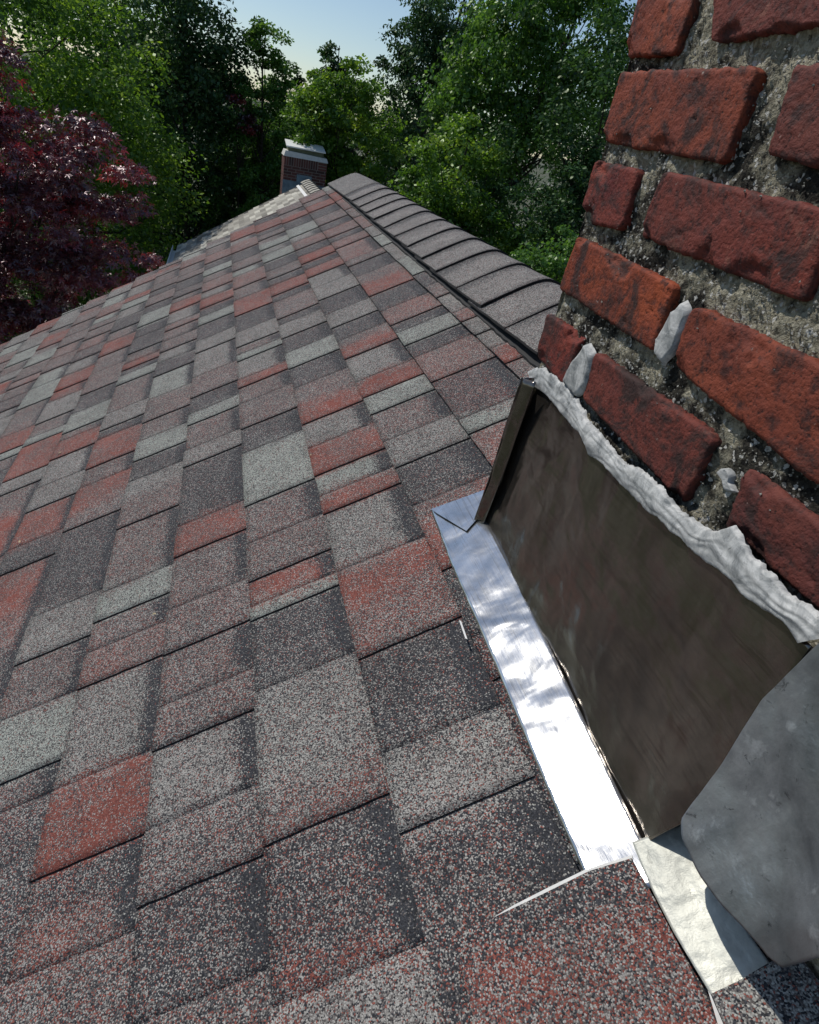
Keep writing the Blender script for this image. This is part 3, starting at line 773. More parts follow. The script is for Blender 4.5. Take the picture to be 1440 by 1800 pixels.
# mortar core with a rough face
def mortar():
    V = []; F = []; TN = []
    def grid(fn, n, m, flip=False):
        N0 = len(V)
        for i in range(n):
            for j in range(m):
                p, t = fn(i/(n-1), j/(m-1)); V.append(p); TN.append(t)
        for i in range(n-1):
            for j in range(m-1):
                f = (N0+i*m+j, N0+(i+1)*m+j, N0+(i+1)*m+j+1, N0+i*m+j+1); F.append(f[::-1] if flip else f)
    def front(y0, y1, z0, z1):
        def fn(a, b):
            y = y0+(y1-y0)*a; z = z0+(z1-z0)*b
            n = noise.fractal(Vector((y*38, z*38, 2)), 0.6, 2.1, 5); n2 = noise.noise(Vector((y*160, z*160, 7)))
            x = 0.0080 - 0.0036*n - 0.0014*n2
            ed = min(abs(y), 0.02)
            if a < 1e-6 or a > 1-1e-6: pass
            return (x, y + (0.002*n if a == 0 else 0), z), 0.5+0.5*noise.noise(Vector((y*7, z*9, 4)))
        return fn
    grid(front(-0.006, -0.62, 0.16, 0.72), 230, 210)
    grid(front(-0.62, CY0+0.006, -0.38, 1.02), 24, 60)
    grid(front(-0.006, -0.62, -0.38, 0.16), 30, 30)
    grid(front(-0.006, -0.62, 0.72, 1.02), 60, 30)
    def side(a, b):
        x = 0.0075+(CX1-0.01)*a; z = -0.38+1.40*b
        n = noise.noise(Vector((x*50, z*50, 0)))
        return (x if a > 0 else 0.006, -0.006 - (0.002*n), z), 0.5
    grid(side, 30, 150, True)
    b0 = len(V)
    v, f = box_vf(0.012, CX1-0.008, CY0+0.008, -0.010, -0.38, 1.02)
    V.extend(v); TN.extend([0.5]*8); F.extend([tuple(q+b0 for q in g) for g in f])
    me = mesh('mortar', V, F); me.materials.append(M_MORT)
    at = me.attributes.new('tone', 'FLOAT', 'POINT'); at.data.foreach_set('value', TN)
    link('mortar', me, None, chim, True)
mortar()
# loose grains and lumps stuck in the joints
def crumbs():
    b = MB(); rn = random.Random(3)
    def inbrick(y, z):
        for Q in BRICKS_SEEN:
            ys = [q[0] for q in Q]; zs = [q[1] for q in Q]
            if min(ys)-0.001 < y < max(ys)+0.001 and min(zs)-0.001 < z < max(zs)+0.001: return True
        return False
    n = 0
    while n < 3200:
        y = rn.uniform(-0.5, -0.004); z = rn.uniform(0.24, 0.66)
        if inbrick(y, z) and rn.random() > 0.015: continue
        if noise.noise(Vector((y*22, z*22, 40))) < rn.uniform(-0.5, 0.35): continue
        r = rn.uniform(0.0004, 0.0013); x = 0.0056 if not inbrick(y, z) else -0.0015
        v = [(x+rn.uniform(-.6, .6)*r+dx*r, y+dy*r*rn.uniform(.6, 1.3), z+dz*r*rn.uniform(.6, 1.3)) for dx, dy, dz in ((-1,0,0),(0,1,0),(0,0,1),(0,-1,0),(0,0,-1),(1,0,0))]
        b.add(v, [(0,1,2),(0,2,3),(0,3,4),(0,4,1),(5,2,1),(5,3,2),(5,4,3),(5,1,4)]); n += 1
    tag(b.build('mortar_crumbs', mat_plain('pale_grit', (0.24, 0.235, 0.205), 0.9, 0, 300, 0.6), chim), kind='stuff')
crumbs()

# ------------------------------------------------------------------ new flashing
fl = empty('metal_flashing', (0, -0.2, 0), 'new sheet metal flashing with dark upright face and bright flange lying on the shingles', 'flashing')
NF = (-1, 0.047, 0.05)
def dpanel(s, t, p):
    return 0.0034*noise.noise(Vector((p[1]*9, p[2]*9, 0))) + 0.0026*noise.noise(Vector((p[1]*26, p[2]*14, 3))) + 0.0004*noise.noise(Vector((p[1]*60, p[2]*50, 8)))
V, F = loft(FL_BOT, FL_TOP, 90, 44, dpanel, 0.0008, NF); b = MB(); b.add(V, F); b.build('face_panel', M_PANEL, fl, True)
def dfl(s, t, p):
    return 0.0012*noise.noise(Vector((p[0]*22, p[1]*16, 5))) + 0.0007*noise.noise(Vector((p[0]*40, p[1]*40, 1)))
V, F = loft(FLANGE_A, FLANGE_B, 120, 16, dfl, 0.0008, RN); b = MB(); b.add(V, F); b.build('flange', M_FLANGE, fl, True)
V, F = poly_slab(FLAP, 0.0008, RN); b = MB(); b.add(V, F); b.build('folded_flap', M_FLANGE, fl)
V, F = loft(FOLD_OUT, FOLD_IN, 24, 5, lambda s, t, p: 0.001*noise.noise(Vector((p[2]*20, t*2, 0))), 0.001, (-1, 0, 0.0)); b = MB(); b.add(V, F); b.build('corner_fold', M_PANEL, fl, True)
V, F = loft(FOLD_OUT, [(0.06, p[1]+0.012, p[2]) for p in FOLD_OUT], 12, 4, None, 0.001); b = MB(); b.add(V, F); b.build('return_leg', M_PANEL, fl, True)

def dseal(s, t, p):
    e = math.sin(math.pi*min(max(t, 0), 1))**0.6
    return e*(0.0026 + 0.0013*noise.fractal(Vector((p[1]*16, p[2]*60, 2)), 1.0, 2.2, 3) + 0.0005*math.sin(t*20 + 7*noise.noise(Vector((p[1]*32, t*2.5, 0)))))
V, F = loft(CK_LO, CK_UP, 260, 20, dseal, 0.0, (-1, 0, 0.1))
NV = []
for q, p in enumerate(V):          # only the rims are ragged, the tooled middle stays smooth
    t_ = (q % 20)/19; i_ = q//20
    lo = math.exp(-t_/0.16); hi = math.exp(-(1-t_)/0.20)
    a = 0.0030*noise.fractal(Vector((p[1]*55, 1, 0)), 0.8, 2.2, 4); c = 0.0050*noise.fractal(Vector((p[1]*60, 2, 7)), 0.7, 2.2, 4)
    NV.append((p[0] + (0.003 if t_ in (0, 1) else 0), p[1], p[2] + a*lo + c*hi))
V = NV
b = MB(); b.add(V, F)
tag(b.build('sealant_bead', M_SEAL, None, True), 'long wrinkled pale grey bead of sealant along the top of the metal flashing', 'sealant')
def smear(P, label, name='sealant_smear'):
    P = [np.array(p) for p in P]; c = sum(P)/len(P); n = 40
    ring = resample(P+[P[0]], n+1)[:-1]; V = []; F = []; R = 7
    for r in range(R):
        f = 1-r/R
        for i, p in enumerate(ring):
            q = p*f+c*(1-f); k = 0.0016*noise.fractal(Vector((q[1]*90, q[2]*90, 5)), 0.5, 2.2, 3)
            V.append((q[0]-(0.0 if r == 0 else 0.0004)-0.4*abs(k)*(r > 0)+(0.006 if r == 0 else 0), q[1]+k*0.8*(r < 2), q[2]+k*(r < 2)))
    V.append(tuple(c-np.array((0.0008, 0, 0))))
    for r in range(R-1):
        for i in range(n): F.append((r*n+i, r*n+(i+1) % n, (r+1)*n+(i+1) % n, (r+1)*n+i))
    for i in range(n): F.append(((R-1)*n+i, (R-1)*n+(i+1) % n, len(V)-1))
    b = MB(); b.add(V, F); tag(b.build(name, M_SEAL, None, True), label, 'sealant')
smear(SMEAR_A, 'pale smear of sealant in the brick joint just above the far end of the flashing')
smear(SMEAR_B, 'upright pale grey smear filling the joint between two orange bricks')
smear(SMEAR_C, 'small white drip of sealant alone on the dark mortar')

# ------------------------------------------------------------------ old lead
def dlead(s, t, p):
    return 0.008*noise.noise(Vector((p[1]*13, p[2]*10, 1))) + 0.0030*noise.noise(Vector((p[1]*30, p[2]*20, 3))) + 0.0006*noise.noise(Vector((p[1]*80, p[2]*60, 3)))
V, F = loft(LEAD_A, LEAD_B, 70, 60, dlead, 0.0022, (-1, 0, 0.15)); b = MB(); b.add(V, F)
tag(b.build('lead_sheet', M_LEAD, None, True), 'dark grey dented lead sheet hanging at the right edge over the metal flashing', 'lead sheet')
V, F = loft(LFL_A, LFL_B, 60, 24, lambda s, t, p: 0.0016*noise.noise(Vector((p[0]*50, p[1]*40, 1))) + 0.0006*noise.noise(Vector((p[0]*150, p[1]*140, 1))), 0.002, RN); b = MB(); b.add(V, F)
tag(b.build('lead_strip', M_LEADP, None, True), 'pale blotchy lead strip lying on the shingles under the dark lead sheet', 'lead strip')

# ------------------------------------------------------------------ neighbouring house: roof and chimney
h2 = empty('neighbour_house', (0.2, 11, -6.5), 'lower house behind the roof edge with a pale tan shingle roof and white gutter', 'house')
RX, RZ, EX, EZ, RY0, RY1 = 1.74, -1.02, -1.40, -3.00, 5.2, 17.2
def mat_far_tab():
    t = NT('pale_tan_shingle'); at = t.n('ShaderNodeAttribute', attribute_name='tone')
    c = t.ramp(at.outputs['Fac'], [(0, (0.15, 0.14, 0.12)), (0.5, (0.30, 0.285, 0.245)), (1, (0.52, 0.50, 0.43))])
    c = t.mix(0.6, c, t.ramp(t.noise(60, 3), [(0.2, 0.5), (0.8, 1.3)]), 'MULTIPLY')
    return t.pbr(c, 0.9, 0, t.bump(t.noise(120, 3), 0.4, 0.003))
M_TAB2 = mat_far_tab()
def neighbour():
    sl = Vector((RX-EX, 0, RZ-EZ)); Ls = sl.length; d = sl/Ls; n = Vector((-d.z, 0, d.x))
    g = MB()
    for s in (1, -1):
        def P(u, y, h):
            q = Vector((EX, y, EZ)) + d*u + n*h
            return (q.x if s == 1 else 2*RX-q.x, q.y, q.z)
        v = [P(0, RY0, 0), P(Ls, RY0, 0), P(Ls, RY1, 0), P(0, RY1, 0), P(0, RY0, -0.12), P(Ls, RY0, -0.12), P(Ls, RY1, -0.12), P(0, RY1, -0.12)]
        g.add(v, [(0,1,2,3), (7,6,5,4), (0,4,5,1), (2,6,7,3), (0,3,7,4)])
    g.build('roof_deck', M_ASPH, h2)
    # shingle tabs
    e = 0.143; nc = int(Ls/e); TL = 0.32
    variants = []
    for k in range(8):
        v = []
        for y in (0, TL-0.006):
            for u, h in ((0, 0.012), (e+0.02, 0.002), (0, 0.001)):
                q = d*u + n*h; v.append((q.x, y, q.z))
        me = mesh('shingle', v, [(0,1,4,3), (0,3,5,2), (0,2,1), (3,4,5)]); me.materials.append(M_TAB2)
        at = me.attributes.new('tone', 'FLOAT', 'FACE'); at.data.foreach_set('value', [k/7]*4)
        variants.append(me)
    rn = random.Random(5); L = []
    for c in range(nc+1):
        y = RY0 + (c % 5)*0.13 - 0.2
        while y < RY1-0.1:
            if y > RY0 and y+TL < RY1+0.02: L.append((c*e, y))
            y += TL
    off = Vector((0.2, 11, -6.5))
    def dist(q):
        p = Vector((EX, q[1], EZ))+d*q[0]; v = np.array(p)-CAMP
        z = v@np.array(_fwd); X = 720+1100*(v@np.array(_right))/z; Y = 885+1100*(v@np.array(_down))/z
        # hidden behind the near rake?
        yl = 608 - 0.5*X
        return (0 if Y < yl+4 else 1e4) + z
    L.sort(key=dist)
    st = MB()
    for i, (u, y) in enumerate(L):
        k = min(7, max(0, int(rn.gauss(3.8, 2.0))))
        p = Vector((EX, y, EZ)) + d*u
        if i < 290:
            o = bpy.data.objects.new('shingle', variants[k]); COL.objects.link(o); o.parent = h2; o.location = p-off
        else:
            me = variants[k]
            st.add([(p.x+v.co.x, p.y+v.co.y, p.z+v.co.z) for v in me.vertices], [tuple(f.vertices) for f in me.polygons], k/7)
    tag(st.build('shingle_field', M_TAB2, h2, attr='tone'), kind='stuff')
    # ridge caps of the far roof
    for i in range(36):
        y0 = RY1 - (i+1)*0.33; b = MB(); v = []
        for j, (dx, dz) in enumerate([(-0.20, -0.105), (-0.11, -0.045), (0, 0.0), (0.11, -0.045), (0.20, -0.105)]):
            v.append((RX+dx, y0, RZ+0.055+dz)); 
        for j, (dx, dz) in enumerate([(-0.20, -0.105), (-0.11, -0.045), (0, 0.0), (0.11, -0.045), (0.20, -0.105)]):
            v.append((RX+dx, y0+0.34, RZ+0.035+dz))
        b.add(v, [(j, j+1, j+6, j+5) for j in range(4)] , 0.6)
        v2 = [(x, y, z-0.03) for x, y, z in v[:5]]; b.add(v[:5]+v2, [(j+1, j, j+5, j+6) for j in range(4)], 0.1)
        b.build('ridge_cap', M_TAB2, h2, attr='tone')
    g = MB(); g.box(EX-0.13, EX-0.115, RY0, RY1, EZ-0.14, EZ-0.01); g.box(EX-0.13, EX-0.01, RY0, RY1, EZ-0.15, EZ-0.14); g.box(EX-0.012, EX, RY0, RY1, EZ-0.15, EZ-0.02)
    g.build('gutter', M_WHITE, h2)
    g = MB(); wx = EX+0.4; wx2 = 2*RX-wx; zt = EZ+0.4*d.z/d.x-0.15
    for y in (RY0+0.2, RY1-0.3):
        g.add([(wx, y, -6.5), (wx2, y, -6.5), (wx2, y, zt), (RX, y, RZ-0.15), (wx, y, zt), (wx, y+0.1, -6.5), (wx2, y+0.1, -6.5), (wx2, y+0.1, zt), (RX, y+0.1, RZ-0.15), (wx, y+0.1, zt)],
              [(0,1,2,3,4), (9,8,7,6,5), (0,4,9,5), (1,6,7,2)])
    g.box(wx, wx+0.1, RY0+0.3, RY1-0.3, -6.5, zt); g.box(wx2-0.1, wx2, RY0+0.3, RY1-0.3, -6.5, zt)
    g.build('wall', bpy.data.materials['pale_siding'], h2)
    # white trim strip near the ridge
    a = Vector((EX, 0, EZ)) + d*(Ls-0.34) + n*0.02; c = Vector((EX, 0, EZ)) + d*(Ls-0.27) + n*0.02
    b = MB(); b.add([(a.x, 12.0, a.z), (c.x, 12.0, c.z), (c.x, RY1, c.z), (a.x, RY1, a.z)], [(0,1,2,3)]); b.build('trim_strip', M_WHITE, h2)
neighbour()

def far_chimney():
    X0, X1, Y0, Y1, ZB, ZT = 1.20, 2.33, 18.3, 19.1, -2.6, -0.62
    c = empty('distant_brick_chimney', ((X0+X1)/2, Y0, ZB), 'small distant brick chimney with pale concrete cap and white metal lid', 'chimney')
    mb = mat_plain('far_mortar', (0.30, 0.28, 0.26), 0.9, 0, 20, 0.2)
    b = MB(); b.box(X0+0.012, X1-0.012, Y0+0.012, Y1-0.012, -4.0, ZT); b.build('mortar', mb, c)
    s = MB(); rn = random.Random(2)
    zs = ZT-0.205; n = 14; w = (X1-X0-0.24)/n
    def brk(x0, x1, y0, y1, z0, z1): s.add(*box_vf(x0, x1, y0, y1, z0, z1), rn.random())
    for i in range(n): brk(X0+i*w, X0+(i+1)*w-0.014, Y0, Y0+0.08, zs, ZT-0.006)
    for r in range(3): brk(X1-0.235, X1, Y0, Y0+0.08, ZT-0.006-(r+1)*0.067, ZT-0.02-r*0.067)
    z = zs-0.012; r = 0
    while z > -3.2:
        x = X0 - (0.11 if r % 2 else 0)
        while x < X1-0.02:
            brk(max(x, X0), min(x+0.203, X1), Y0, Y0+0.08, z-0.057, z); x += 0.217
        y = Y0+0.084
        while y < Y1:
            brk(X0, X0+0.08, y, min(y+0.2, Y1), z-0.057, z); brk(X1-0.08, X1, y, min(y+0.2, Y1), z-0.057, z); y += 0.214
        z -= 0.070; r += 1
    for q in range(4): brk(X0, X0+0.08, Y0+0.084+q*0.19, Y0+0.26+q*0.19, zs, ZT-0.006)
    t = NT('far_brick'); at = t.n('ShaderNodeAttribute', attribute_name='tone')
    mm = t.pbr(t.ramp(at.outputs['Fac'], [(0, (0.045, 0.022, 0.020)), (1, (0.13, 0.045, 0.038))]), 0.85)
    tag(s.build('brick_courses', mm, c, attr='tone'), kind='stuff')
    conc = mat_plain('cap_concrete', (0.58, 0.57, 0.53), 0.9, 0, 12, 0.3)
    b = MB(); b.add([(X0-0.02, Y0-0.02, ZT), (X1+0.02, Y0-0.02, ZT), (X1+0.02, Y1+0.02, ZT), (X0-0.02, Y1+0.02, ZT), (X0+0.02, Y0+0.02, ZT+0.13), (X1-0.02, Y0+0.02, ZT+0.10), (X1-0.02, Y1-0.02, ZT+0.10), (X0+0.02, Y1-0.02, ZT+0.13)],
                    [(3,2,1,0), (4,5,6,7), (0,1,5,4), (1,2,6,5), (2,3,7,6), (3,0,4,7)]); b.build('concrete_cap', conc, c)
    b = MB(); b.box(X0+0.10, X1-0.10, Y0+0.12, Y1-0.12, ZT+0.10, ZT+0.22); b.build('flue_shroud', mat_plain('mossy_metal', (0.14, 0.15, 0.09), 0.8, 0, 9, 0.6), c)
    b = MB(); v, f = box_vf(X0+0.04, X1-0.06, Y0+0.05, Y1-0.05, ZT+0.215, ZT+0.245)
    v = [(x, y, z+(0.115 if y > Y0+0.3 else 0.0)) for x, y, z in v]; b.add(v, f); b.build('metal_lid', M_WHITE, c)
    b = MB(); xs = [X0-0.01, X0+0.35, X0+0.35, X0+0.75, X0+0.75, X1+0.01]; tops = [-1.18, -1.18, -1.0, -1.0, -1.2, -1.2]
    for i in (0, 2, 4): b.box(xs[i], xs[i+1], Y0-0.012-0.004*i, Y0-0.004, -1.9, tops[i])
    b.build('base_flashing', mat_lead('blue_grey_lead', (0.10, 0.15, 0.20), (0.20, 0.28, 0.34)), c)
far_chimney()

# ------------------------------------------------------------------ trees
def leaf_mesh(name, P, D, U, size, tone, shape='quad'):
    """P centres, D long axis, U side axis (all Nx3), size N"""
    n = len(P)
    if shape == 'quad':
        prof = np.array([(-0.5, 0), (0.0, 0.30), (0.5, 0), (0.0, -0.30)])
        V = P[:, None, :] + size[:, None, None]*(prof[None, :, 0:1]*D[:, None, :] + prof[None, :, 1:2]*U[:, None, :])
        k = 4; F = np.arange(n*k).reshape(n, k)
        me = npmesh(name, V.reshape(-1, 3), F)
        at = me.attributes.new('tone', 'FLOAT', 'FACE'); at.data.foreach_set('value', tone.astype(np.float32))
    else:   # palmate: five narrow lobes, each a quad
        angs = np.radians([-118, -62, 0, 62, 118]); ln = np.array([0.55, 0.85, 1.0, 0.85, 0.55])
        blocks = []
        Nn = np.cross(D, U)
        for a, l in zip(angs, ln):
            ax = math.cos(a)*D + math.sin(a)*U; sx = -math.sin(a)*D + math.cos(a)*U
            q = np.stack([P, P + (0.5*l*ax + 0.13*sx)*size[:, None], P + (l*ax - 0.18*Nn*l)*size[:, None], P + (0.5*l*ax - 0.13*sx)*size[:, None]], 1)
            blocks.append(q)
        V = np.stack(blocks, 1).reshape(-1, 3); F = np.arange(len(V)).reshape(-1, 4)
        me = npmesh(name, V, F)
        at = me.attributes.new('tone', 'FLOAT', 'FACE'); at.data.foreach_set('value', np.repeat(tone, 5).astype(np.float32))
    return me

def unit(a): return a/np.maximum(np.linalg.norm(a, axis=1, keepdims=True), 1e-9)

def tree(name, label, base, ell, nclump, nleaf, lsize, mat, bark, rng, group=None, clump=0.45, droop=0.3, shape='quad', trunk_r=0.16, cat='tree', flat=0.6, shell=0.5, thin=None):
    """ell: list of (cx,cy,cz,rx,ry,rz) crown lobes (world); base: (x,y) of the trunk"""
    gz = -6.5
    root = empty(name, (base[0], base[1], gz), label, cat, group)
    vol = np.array([e[3]*e[4]*e[5] for e in ell]); vol = vol**0.75; vol /= vol.sum()
    C = []
    for e, k in zip(ell, rng.multinomial(nclump, vol)):
        if k == 0: continue
        v = unit(rng.normal(size=(k, 3))); r = rng.random((k, 1))**shell
        r = 0.25+0.75*r
        lump = 1 + 0.22*np.array([[noise.noise(Vector((a*2.2+e[0], b*2.2, c*2.2)))] for a, b, c in v])
        C.append(np.array(e[:3]) + v*r*lump*np.array(e[3:]))
    C = np.vstack(C)
    # limbs: trunk up through the crown, a limb to each of some clump centres
    b = MB()
    zt = max(e[2]+e[5]*0.7 for e in ell); top = max(ell, key=lambda e: e[2]+e[5])
    pts = []; m = 9
    for i in range(m):
        f = i/(m-1); x = base[0]+(top[0]-base[0])*f**1.5; y = base[1]+(top[1]-base[1])*f**1.5
        pts.append((x+0.10*noise.noise(Vector((f*3, base[0], 1)))*f*3, y+0.10*noise.noise(Vector((f*3, base[1], 7)))*f*3, gz+(zt-gz)*f))
    b.tube(pts, [trunk_r*(1-0.85*i/(m-1)) for i in range(m)], 9)
    tr = b.build('trunk', bark, root, True)
    lb = MB(); sel = rng.permutation(len(C))[:min(len(C), 46)]
    for q in sel:
        c = C[q]; zz = c[2]-rng.uniform(0.5, 1.6)-0.25*math.hypot(c[0]-base[0], c[1]-base[1])
        f = min(max((zz-gz)/(zt-gz), 0.05), 0.95); i = f*(m-1); a = int(i); w = i-a
        s = np.array(pts[a])*(1-w)+np.array(pts[min(a+1, m-1)])*w
        mid = s*0.45+c*0.55+np.array((0, 0, -0.12*np.linalg.norm(c-s)))+rng.normal(size=3)*0.08
        r0 = trunk_r*(1-0.85*f)*0.45+0.006
        lb.tube([s, mid, c], [r0, r0*0.55, 0.006], 5)
    lb.build('limbs', bark, root, True)
    # leaves
    k = rng.integers(0, len(C), nleaf)
    ctone = rng.normal(0, 0.20, len(C)); csz = rng.uniform(0.6, 1.35, len(C))*clump
    off = rng.normal(size=(nleaf, 3)); off = unit(off)*(rng.random((nleaf, 1))**0.45)
    off[:, 2] *= flat
    P = C[k] + off*csz[k][:, None]
    P[:, 2] -= droop*0.6*csz[k]*(off[:, 0]**2+off[:, 1]**2)
    out = unit(off + 0.3*rng.normal(size=(nleaf, 3)))
    D = unit(out*np.array((1, 1, 0.3)) + np.array((0, 0, -droop)) + 0.55*rng.normal(size=(nleaf, 3)))
    nrm = unit(np.array((0, 0, 1.0)) + 0.65*rng.normal(size=(nleaf, 3)))
    U = unit(np.cross(nrm, D))
    tone = np.clip(0.5 + ctone[k] + rng.normal(0, 0.16, nleaf), 0, 1)
    size = lsize*rng.uniform(0.45, 1.25, nleaf)
    me = leaf_mesh('crown', P, D, U, size, tone, shape)
    link('crown', me, mat, root)
    return root

BARK = mat_plain('dark_bark', (0.035, 0.028, 0.022), 0.95, 0, 30, 0.4, 0.6, 0.01)
L_BRIGHT = mat_leaf('leaf_fresh_green', [(0, (0.034, 0.085, 0.012)), (0.5, (0.085, 0.185, 0.026)), (1, (0.20, 0.31, 0.05))], 0.50, 0.05)
L_MID = mat_leaf('leaf_mid_green', [(0, (0.026, 0.072, 0.014)), (0.5, (0.064, 0.155, 0.030)), (1, (0.13, 0.25, 0.055))], 0.48, 0.05)
L_DARK = mat_leaf('leaf_dark_green', [(0, (0.012, 0.034, 0.013)), (0.5, (0.028, 0.072, 0.026)), (1, (0.055, 0.125, 0.042))], 0.32, 0.05)
L_RED = mat_leaf('leaf_maple_red', [(0, (0.022, 0.006, 0.010)), (0.5, (0.085, 0.018, 0.028)), (0.85, (0.17, 0.026, 0.034)), (1, (0.28, 0.030, 0.030))], 0.36, 0.13, bark=True)
G = 'woodland trees beyond the houses'
def sc(ell, f):
    """push crown lobes further from the house at the same bearing"""
    return [tuple(CAMP + f*(np.array(e[:3])-CAMP)) + tuple(f*q for q in e[3:]) for e in ell]
def sb(b_, f): return tuple(CAMP[:2] + f*(np.array(b_)-CAMP[:2]))
def R_(s): return np.random.default_rng(s)
tree('maple_tree', 'dark red Japanese maple with star-shaped leaves at the left edge', (-3.4, 6.9),
     [(-2.38, 6.4, 0.22, 0.34, 0.4, 0.34), (-2.65, 6.5, -0.40, 1.0, 1.0, 1.05), (-1.95, 6.3, -0.30, 0.55, 0.6, 0.52), (-1.42, 6.3, -0.42, 0.46, 0.45, 0.24), (-1.72, 6.3, -0.82, 0.62, 0.6, 0.30), (-1.36, 6.35, -1.16, 0.46, 0.5, 0.26), (-2.1, 6.4, -1.45, 0.7, 0.7, 0.5), (-2.7, 6.3, -1.9, 1.1, 1.0, 0.9), (-3.6, 6.6, -1.2, 1.4, 1.3, 1.4)],
     400, 52000, 0.052, L_RED, BARK, R_(1), clump=0.24, droop=0.55, shape='palm', trunk_r=0.12, flat=0.42, shell=0.35)
tree('broadleaf_tree', 'tall bright green broadleaf tree behind the red maple at upper left', sb((-3.6, 12.5), 1.5),
     sc([(-3.9, 12.5, 0.1, 2.7, 2.2, 2.0), (-4.5, 12.0, -2.4, 2.2, 1.8, 2.2), (-2.3, 12.2, -1.2, 1.4, 1.5, 2.3)], 1.5),
     520, 98000, 0.120, L_BRIGHT, BARK, R_(2), G, clump=0.750, droop=0.35, trunk_r=0.17)
tree('broadleaf_tree', 'tall dark green tree with bare lower trunk left of the open sky', sb((-1.1, 15.5), 1.5),
     sc([(-1.2, 15.6, 1.5, 1.1, 1.2, 1.7), (-1.3, 15.5, 0.0, 1.25, 1.2, 2.0), (-0.6, 15.6, 0.7, 0.85, 0.9, 1.4), (-1.4, 15.5, -2.6, 1.3, 1.2, 1.6)], 1.5),
     230, 36000, 0.139, L_DARK, BARK, R_(3), G, clump=0.630, trunk_r=0.13)
tree('slender_tree', 'slender pointed tree with an airy top standing against the sky', sb((0.62, 18.5), 1.25),
     sc([(0.62, 18.5, 1.75, 0.42, 0.4, 0.62), (0.55, 18.5, 0.9, 0.72, 0.6, 0.75), (0.75, 18.5, -0.3, 1.05, 0.9, 1.3), (0.2, 18.5, -1.8, 1.2, 1.0, 1.4)], 1.25),
     150, 28000, 0.115, L_MID, BARK, R_(4), G, clump=0.325, trunk_r=0.09)
tree('broadleaf_tree', 'mid green tree with rounded low crown right behind the distant chimney', sb((1.35, 22.0), 1.15),
     sc([(1.2, 22.0, -0.3, 1.5, 1.3, 1.5), (1.9, 22.0, -1.6, 1.8, 1.4, 1.6), (0.6, 22, -1.7, 1.2, 1.2, 1.5)], 1.15),
     150, 26000, 0.143, L_MID, BARK, R_(5), G, clump=0.483, trunk_r=0.11)
tree('broadleaf_tree', 'sunlit yellow green tree with feathery crown right of the distant chimney', (3.0, 19.5),
     [(2.75, 19.5, 1.0, 1.0, 1.0, 0.9), (3.3, 19.5, -0.1, 1.35, 1.2, 1.3), (2.1, 19.5, 0.1, 0.9, 0.9, 0.9), (2.9, 19.5, -1.7, 1.5, 1.3, 1.3)],
     210, 34000, 0.12, L_BRIGHT, BARK, R_(6), G, clump=0.36, droop=0.5, trunk_r=0.10)
tree('slender_tree', 'thin loose treetop showing above the feathery yellow green crown', (2.95, 24.5),
     [(3.25, 24.5, 1.95, 0.55, 0.5, 0.75), (3.2, 24.5, 1.1, 0.9, 0.8, 0.8), (4.1, 24.6, 0.3, 1.2, 0.9, 1.3), (1.85, 24.5, 1.4, 0.25, 0.25, 0.3)],
     95, 12500, 0.13, L_DARK, BARK, R_(7), G, clump=0.26, trunk_r=0.08)
tree('conifer_tree', 'dark blue green conifer filling the gap right of the open sky', (6.3, 25.5),
     [(6.3, 25.5, 0.2, 1.7, 1.5, 3.6), (6.4, 25.5, 3.2, 1.5, 1.2, 1.7), (7.6, 26.0, 3.8, 1.7, 1.5, 1.9), (6.0, 25.5, -3.0, 1.8, 1.5, 2.5)],
     330, 46000, 0.13, L_DARK, BARK, R_(8), G, clump=0.48, droop=0.9, trunk_r=0.2)
tree('broadleaf_tree', 'tall mid green tree with hanging leaves at top centre right', (6.2, 16.5),
     [(6.3, 16.6, 1.4, 2.0, 1.5, 2.4), (5.4, 16.3, 1.0, 1.2, 1.2, 1.4), (5.2, 16.0, -0.4, 1.2, 1.2, 1.1), (7.8, 16.8, 3.0, 1.9, 1.6, 2.0), (6.3, 16.4, 3.4, 1.4, 1.3, 1.3)],
     360, 56000, 0.11, L_MID, BARK, R_(9), G, clump=0.46, droop=0.85, trunk_r=0.17)
tree('broadleaf_tree', 'lower glossy green tree just beyond the ridge caps right of centre', (4.4, 13.0),
     [(4.15, 13.0, -0.25, 1.1, 1.1, 1.15), (3.75, 12.9, -1.25, 1.0, 1.0, 1.0), (4.9, 13.0, -1.4, 1.2, 1.1, 1.2), (4.3, 13.0, -2.9, 1.7, 1.4, 1.2)],
     260, 42000, 0.092, L_BRIGHT, BARK, R_(10), G, clump=0.32, droop=0.25, trunk_r=0.12)
tree('broadleaf_tree', 'shaded deep green tree between the glossy tree and the near chimney', (6.3, 12.6),
     [(6.2, 12.7, 0.0, 1.4, 1.2, 1.7), (6.5, 12.7, -1.9, 1.4, 1.2, 1.6), (7.4, 13.0, 1.6, 1.5, 1.4, 1.9), (8.3, 13.0, -0.6, 1.8, 1.5, 2.4)],
     280, 44000, 0.10, L_DARK, BARK, R_(12), G, clump=0.42, trunk_r=0.14)
tree('shrub', 'leafy green shrub right behind the ridge where it meets the near chimney', (4.6, 8.6),
     [(4.5, 8.6, -1.15, 0.8, 0.8, 0.65), (3.7, 8.6, -1.55, 0.7, 0.7, 0.6), (5.4, 8.8, -0.9, 1.0, 0.9, 0.8), (4.4, 8.6, -2.3, 1.6, 1.2, 0.9)],
     170, 26000, 0.07, L_MID, BARK, R_(13), clump=0.26, trunk_r=0.07, cat='shrub')
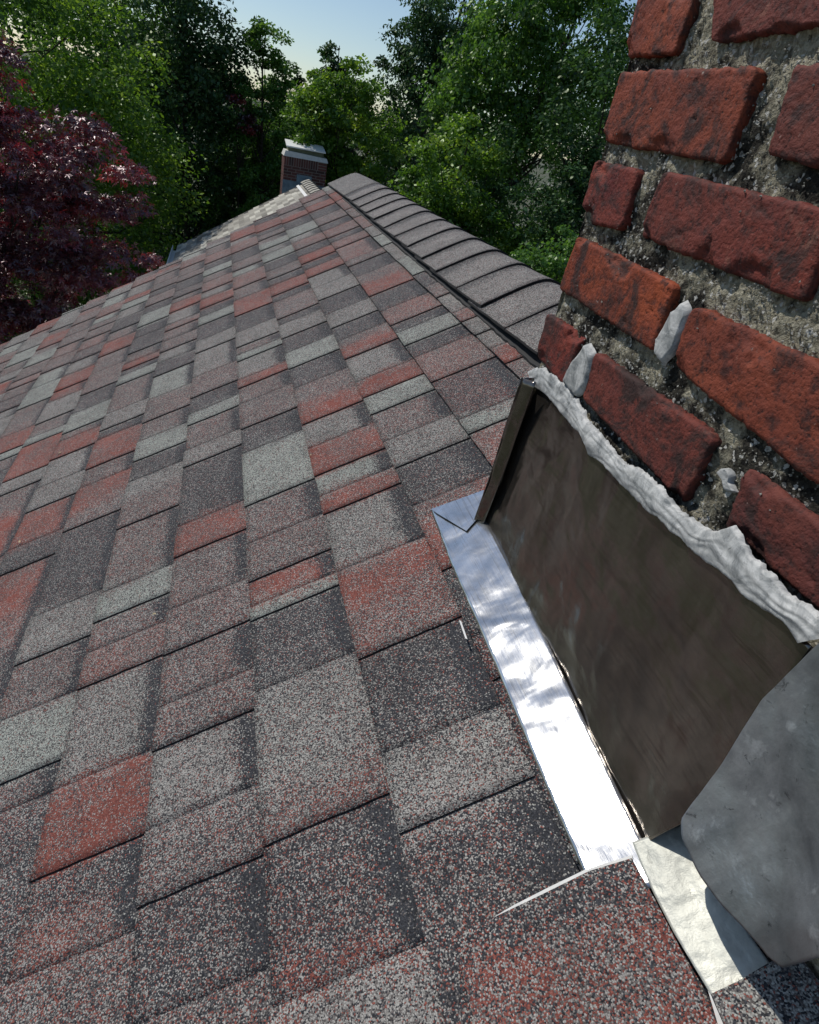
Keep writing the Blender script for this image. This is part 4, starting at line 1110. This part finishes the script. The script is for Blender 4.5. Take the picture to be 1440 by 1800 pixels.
tree('broadleaf_tree', 'dark shaded tree below the tall trees left of the distant chimney', sb((-0.7, 20.5), 1.25),
     sc([(-0.9, 20.5, -2.3, 1.8, 1.3, 1.7), (0.8, 21, -2.9, 1.5, 1.3, 1.5), (-2.4, 20.5, -3.0, 1.6, 1.3, 1.6), (-0.9, 20.5, -5.0, 2.8, 1.5, 1.5)], 1.25),
     200, 30000, 0.140, L_DARK, BARK, R_(14), G, clump=0.625, trunk_r=0.13)
tree('small_red_tree', 'small patch of dark red foliage showing between the green trees left of centre', sb((0.15, 17.6), 1.3),
     sc([(0.22, 17.4, -0.05, 0.25, 0.25, 0.42), (-0.05, 17.4, 0.35, 0.22, 0.2, 0.25)], 1.3),
     18, 1500, 0.108, L_RED, BARK, R_(15), clump=0.208, trunk_r=0.05)
tree('broadleaf_tree', 'tall mid green tree rising out of the top edge between the bright and dark trees', sb((-2.6, 18.5), 1.45),
     sc([(-2.7, 18.5, 1.4, 1.8, 1.5, 1.9), (-2.9, 18.5, -0.4, 1.8, 1.5, 2.2)], 1.45),
     190, 30000, 0.156, L_MID, BARK, R_(16), G, clump=0.725, trunk_r=0.15)

def far_wood():
    rng = R_(40); n = 90000
    # band of trees far behind: reads as one mass
    k = 520
    cx = rng.uniform(-34, 44, k); cy = rng.uniform(33, 42, k)
    hmax = 0.6 + 0.8*np.array([noise.noise(Vector((x*0.25, 1, 2))) for x in cx]) + np.clip(np.abs(cx-4.0)-3.5, 0, 6)*0.75
    cz = -6.5 + (hmax+6.3)*rng.random(k)**0.55
    C = np.stack([cx, cy, cz], 1); i = rng.integers(0, k, n)
    off = unit(rng.normal(size=(n, 3)))*(rng.random((n, 1))**0.4)*np.array((1.25, 1.1, 0.85))
    P = C[i]+off; D = unit(off+rng.normal(size=(n, 3))*0.7); U = unit(np.cross(unit(np.array((0, 0, 1.))+rng.normal(size=(n, 3))*0.6), D))
    tone = np.clip(0.45+rng.normal(0, .15, k)[i]+rng.normal(0, .12, n), 0, 1)
    me = leaf_mesh('far_wood', P, D, U, 0.30*rng.uniform(0.6, 1.3, n), tone)
    tag(link('far_wood', me, L_DARK), 'dark far-off wood closing the view behind all the separate trees', 'wood', kind='stuff')
far_wood()

# ------------------------------------------------------------------ small litter on the roof
def scrap(u, y, s, a, label, col, name='leaf_scrap', cat='leaf'):
    n = 8; V = []
    for i in range(n):
        th = 2*math.pi*i/n; rr = s*(1+0.35*math.sin(3*th+a))*(1 if i % 2 else 0.7)
        du, dy = rr*math.cos(th)*0.5, rr*math.sin(th)
        du, dy = du*math.cos(a)-dy*math.sin(a), du*math.sin(a)+dy*math.cos(a)
        V.append(roofp(u+du, y+dy, 0.0105+0.35*s*abs(math.sin(th+a))))
    V.append(roofp(u, y, 0.0105+0.1*s)); b = MB(); b.add(V, [(i, (i+1) % n, n) for i in range(n)])
    tag(b.build(name, col), label, cat)
TANL = mat_plain('dry_leaf', (0.42, 0.34, 0.20), 0.7, 0, 60, 0.3)
for i, (u, y, s, a, l) in enumerate(LITTER):
    scrap(u, y, s, a, l, TANL)
b = MB(); b.add([tuple(q) for q in SLIVER], [(0, 1, 2), (0, 2, 3)]); tag(b.build('metal_sliver', M_EDGE), 'thin bright metal sliver poking out between shingles left of the flange', 'metal strip')
